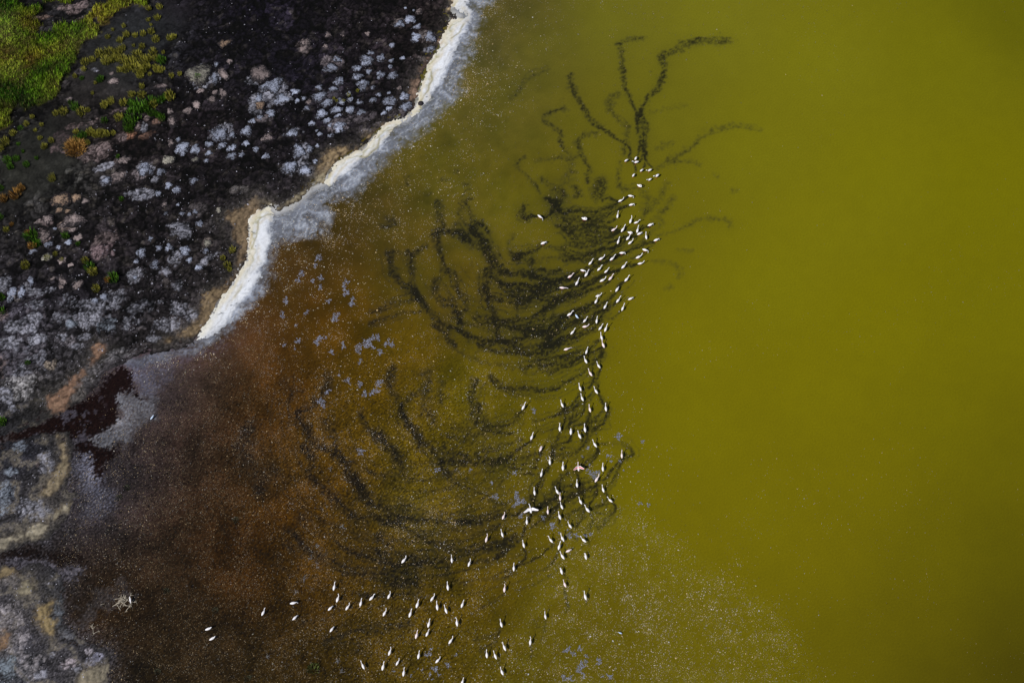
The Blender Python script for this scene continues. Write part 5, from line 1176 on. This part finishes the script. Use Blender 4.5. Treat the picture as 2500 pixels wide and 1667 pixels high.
def bird_meshes(pose, plumage, wading=True, open_wings=False):
    path = [(x, 0, z) for x, z in TORSO] + NECKS[pose]
    body = tube(path, TORSO_R + NECK_R, 10)
    pieces = [(*body, 0)]
    for sd in (-1, 1):
        stride = .10 * sd
        leg = tube([(.02, .05 * sd, .56), (.05 + .3 * stride, .05 * sd, .42), (.0 + stride, .05 * sd, .30), (.02 + stride * 1.2, .05 * sd, -.02), (.09 + stride * 1.2, .055 * sd, -.04)], [.034, .024, .022, .016, .014], 5)
        pieces.append((*leg, 1))
    V, F4, F3, idx = join(pieces)
    me = mesh_from("flamingo", V, [F4, F3], [plumage, M_LEG], smooth=True, mat_idx=idx)
    e = mathutils.Vector(NECKS[pose][-1]); d = (e - mathutils.Vector(NECKS[pose][-2])).normalized()
    d2 = (d + mathutils.Vector((0, 0, -.7))).normalized()
    bv, bq, bt = tube([tuple(e - d * .01), tuple(e + d * .045), tuple(e + d * .06 + d2 * .05)], [.021, .019, .006], 6)
    bill = mesh_from("bill", bv, [np.array(bq, np.int32), np.array(bt, np.int32)], [M_BILL], smooth=True)
    return me, bill


def wing_mesh(side, span, sweep, lift, cov, tip):
    """an opened wing: arm, coverts and a fan of flight feathers, with thickness"""
    root = [(.16, .10), (.19, .30 * span), (.10 + sweep, .62 * span), (-.02 + sweep * 1.7, .95 * span)]
    rear = [(-.12, .08), (-.13, .30 * span), (-.12 + sweep, .58 * span), (-.09 + sweep * 1.7, .86 * span)]
    V, F, I = [], [], []
    rows = 5
    for k in range(4):
        for r_ in range(rows):
            t = r_ / (rows - 1)
            x = root[k][0] + (rear[k][0] - root[k][0]) * t; y = root[k][1] + (rear[k][1] - root[k][1]) * t
            z = .70 + lift * (y / span) - .03 * t
            V.append((x, side * y, z + .012)); V.append((x, side * y, z - .008))
    def vid(k, r_, b): return (k * rows + r_) * 2 + b
    for k in range(3):
        for r_ in range(rows - 1):
            F.append((vid(k, r_, 0), vid(k + 1, r_, 0), vid(k + 1, r_ + 1, 0), vid(k, r_ + 1, 0))); I.append(cov if r_ in (1, 2) else (tip if (k == 2 and r_ > 1) else 0))
            F.append((vid(k, r_, 1), vid(k, r_ + 1, 1), vid(k + 1, r_ + 1, 1), vid(k + 1, r_, 1))); I.append(tip if r_ > 1 else cov)
        F.append((vid(k, 0, 0), vid(k, 0, 1), vid(k + 1, 0, 1), vid(k + 1, 0, 0))); I.append(0)
        F.append((vid(k, rows - 1, 0), vid(k + 1, rows - 1, 0), vid(k + 1, rows - 1, 1), vid(k, rows - 1, 1))); I.append(tip)
    F.append((vid(3, 0, 0), vid(3, 0, 1), vid(3, rows - 1, 1), vid(3, rows - 1, 0))); I.append(tip)
    return mesh_from("wing", V, np.array(F, np.int32), [M_WHITE, M_CORAL, M_BLACK, M_ROSE], mat_idx=I, smooth=False)


PLUM = {'w': M_WHITE, 'r': M_ROSE}
bird_cache = {}


def get_bird(pose, pl):
    if (pose, pl) not in bird_cache:
        bird_cache[(pose, pl)] = bird_meshes(pose, PLUM[pl])
    return bird_cache[(pose, pl)]


B1, B2, B3, B4, B5, B6, B7, B8, B9 = (1300, 340), (1300, 560), (1240, 780), (1240, 1000), (1160, 1220), (920, 1340), (1100, 1427), (600, 1400), (860, 1427)
BIRDS = [  # crop origin (scale 6.532); x, y of the body, heading seen in the photo, pose (w/u neck up, f head down, p preening, s stretched), rosy
 (B1, "1497,333,215,p 1648,300,245,p 1655,362,200,w 1742,490,220,p 1868,490,200,u 1612,570,230,p 1985,580,215,w 1870,635,215,u 1705,740,320,p 1565,897,345,f 1405,972,20,u 1580,1037,15,f 1358,1215,70,w 118,1230,320,f 825,1268,330,p 1565,1300,75,u 1658,1320,25,w 1880,1362,20,f 1295,1437,30,u,r 1440,1440,50,w 1555,1485,330,p 1675,1450,70,w 1708,1500,25,f"),
 (B2, "1525,135,50,w 1815,115,95,w 1368,190,65,w 1560,205,35,u 1975,165,20,f 1795,325,345,f 1430,370,10,f 1690,440,30,u 1720,538,15,u 175,215,20,f 1095,463,25,u 1270,465,35,w 925,530,45,w 805,648,350,f 860,715,45,w 1065,625,35,w 1178,660,40,w 1452,590,40,w 600,745,35,w,r 710,850,60,w 475,928,350,s,r 1115,808,25,u 1245,775,45,w,r 1500,795,45,w 1350,955,50,f 1047,1052,15,u 1015,1140,60,w 1365,1130,45,w 1565,1100,20,f 1160,1225,55,w 1440,1255,60,w 592,1350,25,w 837,1445,50,w 1025,1455,80,w 838,1543,10,u,r"),
 (B3, "1475,130,45,w 1560,150,65,w 1030,200,55,w 1495,285,110,w 1522,405,110,w,r 935,467,15,s,r 1255,505,65,w 1243,655,130,w 1450,735,125,w 1318,860,125,w,r 1153,1095,105,w 1408,1140,125,w 1187,1255,115,w 867,1355,115,w 247,1395,60,w 1308,1430,110,w,r 1563,1415,95,w"),
 (B4, "828,297,92,w 1005,350,85,f 1145,415,125,w 1230,310,100,w 380,435,70,w 1390,555,115,w 525,620,60,p,r 1818,725,88,w,r 670,830,88,u 878,920,92,w 1515,935,92,w 535,1020,80,w 1415,1110,60,u,r 1103,1190,92,w 1520,1270,110,w 425,1315,105,w 787,1300,115,w 833,1400,92,w,r 1160,1460,115,w 1635,1440,140,w 860,1540,125,w"),
 (B5, "1160,180,98,w,r 450,265,70,u,r 825,345,92,w 433,545,105,w 180,625,72,u,r 775,715,112,w 1350,265,110,w 1793,155,125,w 1515,410,130,w 1395,615,120,w 1210,640,125,w 1735,640,140,w 1340,745,75,w 1490,805,20,f,r 1395,900,125,w 1765,900,100,f 617,1085,88,w 1378,1135,105,f 1432,1345,108,w,r 468,1420,78,u,r"),
 (B6, "427,180,50,u 1195,170,95,w 1473,230,75,u 1132,605,98,w 193,745,60,u 885,785,60,u 645,885,65,w 963,920,100,w 1103,975,105,w 1362,885,70,w 122,1020,60,u 532,1035,75,w 828,1195,70,w 1278,1175,85,u 632,1375,75,w,r 803,1345,60,w 1175,1465,55,u 1985,1195,105,w"),
 (B7, "1513,500,103,w 2150,190,110,w 860,1000,118,w 578,1115,95,w 715,1135,115,w 1272,910,92,u 822,1390,115,w 187,1550,65,w"),
 (B8, "1408,215,75,w 755,465,15,f 275,620,55,w 1463,405,70,u 1345,548,40,f 780,700,35,f 1620,535,50,u 1833,470,80,w 2005,385,45,w 1370,885,60,f"),
 (B9, "172,1295,115,w 490,1310,85,w 720,1240,60,u 820,1405,75,w 597,1075,70,u 1058,1130,75,w 1360,1205,45,u"),
]
flock = []
for (ox, oy), txt in BIRDS:
    for tok in txt.split():
        q = tok.split(',')
        flock.append(dict(px=ox + float(q[0]) / 6.532, py=oy + float(q[1]) / 6.532, h=float(q[2]), pose=q[3], pl=q[4] if len(q) > 4 else 'w'))

ORD = ["first", "second", "third", "fourth", "fifth", "sixth", "seventh", "eighth", "ninth", "tenth", "eleventh", "twelfth"]


def section(b):
    x, y = b['px'], b['py']
    if y < 440: return "topmost bunch"
    if y < 605: return "upper knot"
    if y < 725: return "broad middle fan"
    if y < 900: return "waist of the flock"
    if x > 1225 and y < 1120: return "upper loops"
    if x > 1160 and y < 1300 + 40: return "lower loops"
    if x > 1120: return "lower right scatter"
    if y < 1480: return "lower left scatter"
    return "bottom scatter"


ALONE = {(1318, 528): "white flamingo alone in a short black plume left of the upper knot", (1426, 534): "small curled-up white flamingo alone midway left of the upper knot", (1326, 593): "lone white flamingo trailing a short dark wake left of the middle fan",
         (1372, 702): "rosy flamingo stretching its neck low, leftmost of the broad middle fan", (1383, 851): "white flamingo stretching its neck low, leftmost at the waist of the flock"}
sec = {}
for b in flock:
    b['alone'] = next((t for (ax, ay), t in ALONE.items() if math.hypot(ax - b['px'], ay - b['py']) < 6), None)
    if not b['alone']:
        sec.setdefault(section(b), []).append(b)
for name, bs in sec.items():
    bs.sort(key=lambda b: b['py'])
    rows = [bs[i:i + 5] for i in range(0, len(bs), 5)]
    for ri, row in enumerate(rows):
        row.sort(key=lambda b: b['px'])
        for ci, b in enumerate(row):
            where = f"{ORD[ci]} from left, row {NUM[ri]} of the {name}" if len(rows) > 1 else f"{ORD[ci]} from left in the {name}"
            b['where'] = where
fr = random.Random(21)
GROUP = "flamingos wading through the green lake"
for b in flock:
    x, y = map(float, ground(b['px'], b['py'], BODY_Z))
    k = fr.uniform(.84, 1.0)
    # the headings were read in the picture: undo the foreshortening of the ground
    hx, hy = math.cos(math.radians(b['h'])), math.sin(math.radians(b['h']))
    rz = math.atan2(hy * 1.12, hx) + math.radians(fr.gauss(0, 4))
    me, bill = get_bird(b['pose'], b['pl'])
    o = link("flamingo", me, None, (x, y, -.03), rz)
    o.scale = (k, k * fr.uniform(.92, 1.05), k)
    c = link("bill", bill, o)
    colour = "rosy" if b['pl'] == 'r' else "white"
    how = {'w': "", 'u': "", 'f': " feeding", 'p': " preening", 's': ""}[b['pose']]
    tag(o, b['alone'] or f"{colour}{how} flamingo, {b['where']}", "flamingo", GROUP)

# the two birds with opened wings
bx_, by_ = map(float, ground(1412.2, 1141.6, .7))
me, bill = get_bird('w', 'r')
o = tag(link("flamingo", me, None, (bx_, by_, 0), math.radians(96)), "flamingo flapping raised coral-pink wings while standing in the green water", "flamingo", GROUP)
link("bill", bill, o)
for sd in (-1, 1):
    link("wing", wing_mesh(sd, .66, -.12, .22, 1, 3), o)
bx_, by_ = map(float, ground(1295.5, 1243.7, .9))
me, bill = get_bird('s', 'w')
o = tag(link("flamingo", me, None, (bx_, by_, .2), math.radians(100)), "large white flamingo with both wings spread wide, just above the water", "flamingo", GROUP)
link("bill", bill, o)
o.scale = (1.05, 1.05, 1)
for sd in (-1, 1):
    link("wing", wing_mesh(sd, .86, -.10, .12, 0, 3), o)


# other, smaller birds
def wader(px, py, heading, plum, label, size=.7, dark_back=False):
    x, y = map(float, ground(px, py, .3))
    path = [(-.30, 0, .28), (-.22, 0, .29), (-.08, 0, .31), (.06, 0, .32), (.16, 0, .34), (.21, .0, .42), (.25, 0, .47), (.30, 0, .46)]
    rad = [(.015, .01), (.06, .05), (.10, .09), (.10, .095), (.06, .06), (.04, .04), (.045, .045), (.02, .02)]
    pcs = [(*tube(path, rad, 8), 0)]
    for sd in (-1, 1):
        pcs.append((*tube([(.0, .04 * sd, .26), (.02, .04 * sd, .12), (.0, .04 * sd, -.03)], [.018, .012, .01], 5), 1))
    V, F4, F3, idx = join(pcs)
    o = link("wading_bird", mesh_from("wading_bird", V, [F4, F3], [plum, M_BILL], smooth=True, mat_idx=idx), None, (x, y, 0), math.radians(heading))
    o.scale = (size / .6,) * 3
    bv, bq, bt = tube([(.29, 0, .46), (.36, 0, .45), (.42, 0, .43)], [.016, .012, .004], 5)
    link("bill", mesh_from("bill", bv, [np.array(bq, np.int32), np.array(bt, np.int32)], [M_BILL], smooth=True), o)
    if dark_back:
        for sd in (-1, 1):
            wv, wq, wt = tube([(-.30, .05 * sd, .33), (-.12, .085 * sd, .355), (.06, .075 * sd, .36)], [(.012, .01), (.045, .03), (.03, .02)], 6)
            link("wing", mesh_from("wing", wv, [np.array(wq, np.int32), np.array(wt, np.int32)], [M_BLACK], smooth=True), o)
    return tag(o, label, "wading bird")


wader(1408.4, 773.3, 300, M_BLUEWHITE, "small bluish-white bird beside a red-legged flamingo at the waist of the flock", .72)
wader(371.5, 1018.8, 55, M_BLUEWHITE, "small white bird alone on lilac film beside the dark pool", .62)
wader(509.5, 1534.5, 20, M_WHITE, "plump white bird on brown water, upper of a pair far lower left", .78)
wader(519.0, 1558.0, 30, M_WHITE, "plump white bird on brown water, lower of a pair far lower left", .76)
wader(318.6, 1464.6, 100, M_WHITE, "black and white bird standing on the bleached branch heap", .72, True)
wader(1514.2, 1544.0, 160, M_BLUEWHITE, "tiny pale bird alone on the lower green water amid scum curls", .45)

# ------------------------------------------------------------------ patches of lilac foam floating on the water
PATCH = {
 "off the grey cove film": (K5, "1010,760,40,26 880,900,45,36 980,830,26,24 1030,950,26,24 830,960,24,16 960,970,30,20 1260,1030,34,70 1320,1160,40,40 1170,1300,44,44 1100,1150,20,22 920,1250,34,18 720,1150,20,30 1025,1035,20,26 690,1280,30,36 815,1370,30,14 1270,970,22,20"),
 "in streaks bordering brown water": (C_, "1150,60,52,46 1060,100,46,36 1190,20,40,30 1300,65,40,28 1200,145,52,22 1060,205,28,20 925,85,20,34 700,60,46,30 740,15,36,24 560,45,26,18 455,75,22,16 830,135,22,18 535,110,14,14"),
 "around the curving brown plumes": (C_, "1200,395,60,26 1175,455,40,20 1080,475,40,20 1065,390,18,30 960,365,28,20 895,322,16,12 805,450,28,26 745,545,34,34 1072,940,32,26 1695,1088,24,16 1965,1095,18,14"),
 "among the looping trails": (D_, "1190,1130,28,28 1000,1195,18,14 1030,1310,26,18 1205,1300,26,34 1240,1360,44,26 1235,1470,18,20 1430,1480,22,14 1845,1120,52,28 1800,1055,20,14 1775,1095,18,14 1945,980,18,10 1990,975,18,12 1975,1025,22,14 2040,1015,16,12 2030,820,34,26 2230,860,16,10 2090,1088,16,12 2205,1100,20,10 1735,970,20,14 1800,910,26,18 1340,600,24,20 560,1090,26,16"),
 "below the looping trails": (F_, "485,300,26,18 500,335,26,18 545,370,16,12 610,350,16,12 630,390,26,18 700,388,22,16 765,386,16,12 808,380,16,12 1225,125,22,18 1275,138,16,14 210,130,40,22"),
 "in the lower edge cluster": (F_, "615,1322,30,16 725,1312,30,18 675,1350,28,18 768,1368,20,16 780,1412,24,20 870,1408,34,24 735,1445,28,26 710,1490,28,26 755,1530,18,18 600,1545,34,20 660,1550,30,20 970,1535,36,24 905,1540,14,16"),
 "between the bottom flamingos": (B9, "1190,1120,78,36 1255,1015,32,22 1060,1310,26,24 1130,1345,22,20 1325,1345,50,50 1225,1415,30,40 1385,1430,28,20 1520,1295,44,44 690,1390,32,22 920,1450,44,24 1260,1530,36,30 1670,1120,36,30"),
}
pr = random.Random(77)


def lace_mesh(name, rx, ry, turn, r):
    """a lacy raft of foam: one connected ragged sheet with holes"""
    c = .062 if rx * ry < .5 else .075
    nx_, ny_ = int(rx * 1.2 / c) + 2, int(ry * 1.2 / c) + 2
    p1, p2, p3 = (r.uniform(0, 6.28) for _ in range(3))
    cells = set()
    for i_ in range(-nx_, nx_):
        for j_ in range(-ny_, ny_):
            x_, y_ = (i_ + .5) * c / rx, (j_ + .5) * c / ry
            t_ = math.atan2(y_, x_)
            edge = 1 + .22 * math.sin(3 * t_ + p1) + .16 * math.sin(5 * t_ + p2)
            q_ = math.hypot(x_, y_) / edge
            if q_ < 1.1 and r.random() < .53 - .27 * q_ ** 2 + .12 * math.sin(x_ * 5 + p3):
                cells.add((i_, j_))
    best = set()
    todo = set(cells)
    while todo:
        comp, st = set(), [todo.pop()]
        while st:
            k_ = st.pop(); comp.add(k_)
            for di in (-1, 0, 1):
                for dj in (-1, 0, 1):
                    m_ = (k_[0] + di, k_[1] + dj)
                    if m_ in todo:
                        todo.discard(m_); st.append(m_)
        if len(comp) > len(best):
            best = comp
    vid, V, F, Cc = {}, [], [], []
    ca, sa = math.cos(turn), math.sin(turn)
    for (i_, j_) in best:
        f = []
        for (a_, b_) in ((0, 0), (1, 0), (1, 1), (0, 1)):
            k_ = (i_ + a_, j_ + b_)
            if k_ not in vid:
                vid[k_] = len(V)
                x_, y_ = (k_[0] + r.uniform(-.42, .42)) * c, (k_[1] + r.uniform(-.42, .42)) * c
                V.append((x_ * ca - y_ * sa, x_ * sa + y_ * ca, .02 + r.uniform(0, .02)))
                Cc.append(alb(140, 142, 158) * r.uniform(.12, 1.3))
            f.append(vid[k_])
        F.append(f)
    return mesh_from(name, V, np.array(F, np.int32), [M_FLECK], np.array(Cc))


for where, (crop, txt) in PATCH.items():
    sc = crop[2] if len(crop) > 2 else 6.532
    items = []
    for tok in txt.split():
        X_, Y_, rx_, ry_ = map(float, tok.split(','))
        items.append((crop[0] + X_ / sc, crop[1] + Y_ / sc, rx_ / sc, ry_ / sc))
    items.sort(key=lambda t: t[1])
    for i, (px_, py_, rx_, ry_) in enumerate(items):
        x, y = map(float, ground(px_, py_)); mm = scale_at(py_)
        rx, ry = rx_ * mm * 1.12, ry_ * mm * 1.3
        me = lace_mesh("foam_patch", rx, ry, .5 if rx > ry * 1.3 else 0.0, pr)
        o = link("foam_patch", me, None, (x, y, 0))
        nth = "topmost" if i == 0 else (f"{ORD[i]} from the top" if i < 12 else (f"{ORD[len(items) - 1 - i]} from the bottom" if i < len(items) - 1 else "lowest"))
        tag(o, f"lilac foam patch, {nth} of those {where}", "foam patch", "lilac foam patches " + where)

# ------------------------------------------------------------------ dead wood, twigs, plants in the shallows, stone
wr = random.Random(9)


def twig_mesh(name, n, length, thick, mat, spread=2.6, forks=2, lift=.25, base_ang=None, jit=0.0):
    pcs = []
    for i in range(n):
        a = (base_ang if base_ang is not None else 0) + (wr.uniform(-spread, spread))
        L = length * wr.uniform(.5, 1.0)
        x, y, z = (wr.uniform(-.5, .5) * length * jit - .5 * L * math.cos(a) * jit, wr.uniform(-.35, .35) * length * jit - .5 * L * math.sin(a) * jit, .05)
        path, rad = [(x, y, z)], [thick]
        branches = []
        for s in range(4):
            a += wr.gauss(0, .28)
            x += L / 4 * math.cos(a); y += L / 4 * math.sin(a); z = max(.03, z + wr.uniform(-.3, 1) * lift * L / 4)
            path.append((x, y, z)); rad.append(thick * (1 - .2 * (s + 1)))
            if s in (1, 2):
                branches.append((x, y, z, a))
        pcs.append((*tube(path, rad, 5), 0))
        for (fx_, fy_, fz_, fa) in branches[:forks]:
            for sgn in (-1, 1):
                if wr.random() < .7:
                    aa = fa + sgn * wr.uniform(.4, .9); l2 = L * wr.uniform(.18, .4)
                    p2 = [(fx_, fy_, fz_), (fx_ + .5 * l2 * math.cos(aa), fy_ + .5 * l2 * math.sin(aa), fz_ + .1 * l2), (fx_ + l2 * math.cos(aa + .2 * sgn), fy_ + l2 * math.sin(aa + .2 * sgn), fz_ + .12 * l2)]
                    pcs.append((*tube(p2, [thick * .6, thick * .45, thick * .25], 4), 0))
    V, F4, F3, idx = join(pcs)
    return mesh_from(name, V, [F4, F3], [mat], mat_idx=idx)


def put(name, me, px, py, label, cat, rz=0.0, z=0.0, group=None):
    x, y = map(float, ground(px, py))
    return tag(link(name, me, None, (x, y, z), rz), label, cat, group)


heap = put("dead_branch", twig_mesh("dead_branch", 13, 1.45, .034, M_WOOD, 3.14, 2, .3, None, .9), 300, 1472, "bleached dead branch heap with a bird perched on it, lower left", "dead branch")
put("dead_branch", twig_mesh("dead_branch", 2, .8, .03, M_WOOD, .25, 2, .2), 320, 1470, "bleached bough reaching right from the branch heap", "dead branch", .5)
put("dead_branch", twig_mesh("dead_branch", 3, 1.35, .026, M_WOOD, .35, 2, .15), 228, 1547, "forked bleached branch lying alone below the branch heap", "dead branch", 1.1)
put("stick", twig_mesh("stick", 1, .75, .02, M_WOOD, .05, 0, .1), 245, 1476, "short pale stick lying left of the branch heap", "stick", .3)
TW = [(742, 1412, "largest of the pale twig bundles above the lower left flamingos"), (722, 1445, "pale twig bundle just below the largest one on brown water"), (775, 1332, "pale spiky twig bundle highest of those on the brown water"), (758, 1364, "small pale twig bundle right under the highest one"), (775, 1380, "low greenish twig bundle beside small pale stems"), (653, 1600, "faint grey twig bundle left of the green sprout at the bottom"), (834, 1285, "small pale twig curl amid brown water, rightmost twig bundle"), (806, 1145, "tiny white twig crossing the brown water by the broad plume"), (825, 1615, "pale twig tangle right of the green sprout, upper"), (836, 1637, "pale twig tangle right of the green sprout, lower")]
for i, (px_, py_, lab) in enumerate(TW):
    put("twig_bundle", twig_mesh("twig_bundle", 5, .62, .017, M_TWIG, 3.14, 1, .6, None, .6), px_, py_, lab, "twig bundle", wr.uniform(0, 6), group="pale twig bundles in the brown shallows")
x, y = map(float, ground(765, 1632))
o = tag(link("water_plant", tuft_meshes[2], None, (x, y, 0)), "green sprout standing in brown water at the bottom edge", "plant")
o.scale = (1.3, 1.1, .9); c = alb(104, 118, 60); o.color = (*[float(v) for v in c], 1)
SPR = [(575, 1270, "dull green sprig in the brown water left of the plumes"), (310, 1190, "dull green sprig in lilac shallows below the dark pool"), (290, 1215, "faint green sprig lower left in the lilac shallows"), (606, 1656, "green sprig at the very bottom edge in brown water"), (385, 1640, "yellow-green sprig at the bottom left in dark shallows"), (408, 1442, "green sprig right of the branch heap"), (525, 1490, "faint green sprig above the pair of plump white birds")]
for px_, py_, lab in SPR:
    x, y = map(float, ground(px_, py_))
    o = tag(link("water_plant", wr.choice(tuft_meshes), None, (x, y, -.02), wr.uniform(0, 6)), lab, "plant", "sprigs in the brown shallows")
    o.scale = (.75, .6, .4); c = alb(92, 94, 74); o.color = (*[float(v) for v in c], 1)


def rock_mesh(r, seed):
    q = random.Random(seed); n = 12
    V = [(0, 0, r * .7)]
    for fr_, zf in ((.5, .6), (.85, .35), (1.0, -.1)):
        for s in range(n):
            t = 6.283 * s / n; k = r * fr_ * q.uniform(.85, 1.1)
            V.append((k * math.cos(t), k * math.sin(t), r * zf * q.uniform(.85, 1.1)))
    F3 = np.array([(0, 1 + s, 1 + (s + 1) % n) for s in range(n)], np.int32)
    F4 = np.array([(1 + k * n + s, 1 + (k + 1) * n + s, 1 + (k + 1) * n + (s + 1) % n, 1 + k * n + (s + 1) % n) for k in range(2) for s in range(n)], np.int32)
    return mesh_from("rock", V, [F3, F4], [M_ROCK], smooth=True)


put("rock", rock_mesh(.36, 1), 1027, 254, "round dark rock at the landward edge of the white foam", "rock", 0, .12)
for i, (px_, py_, rz, L, lab) in enumerate([(613, 566, -1.0, .9, "dark forked stick on the thickest part of the white foam"), (597, 628, .35, .8, "dark stick reaching across the foam where it narrows"), (532, 770, .5, .8, "dark stick at the lower end of the white foam"), (565, 685, .5, .7, "dark stick in the middle of the lower white foam"), (880, 384, .6, .4, "dark debris on the cream foam below the grassy mounds")]):
    put("driftwood_stick", twig_mesh("driftwood_stick", 1, L, .022, M_ROCK, .05, 1, .1), px_, py_, lab, "stick", rz, .12)
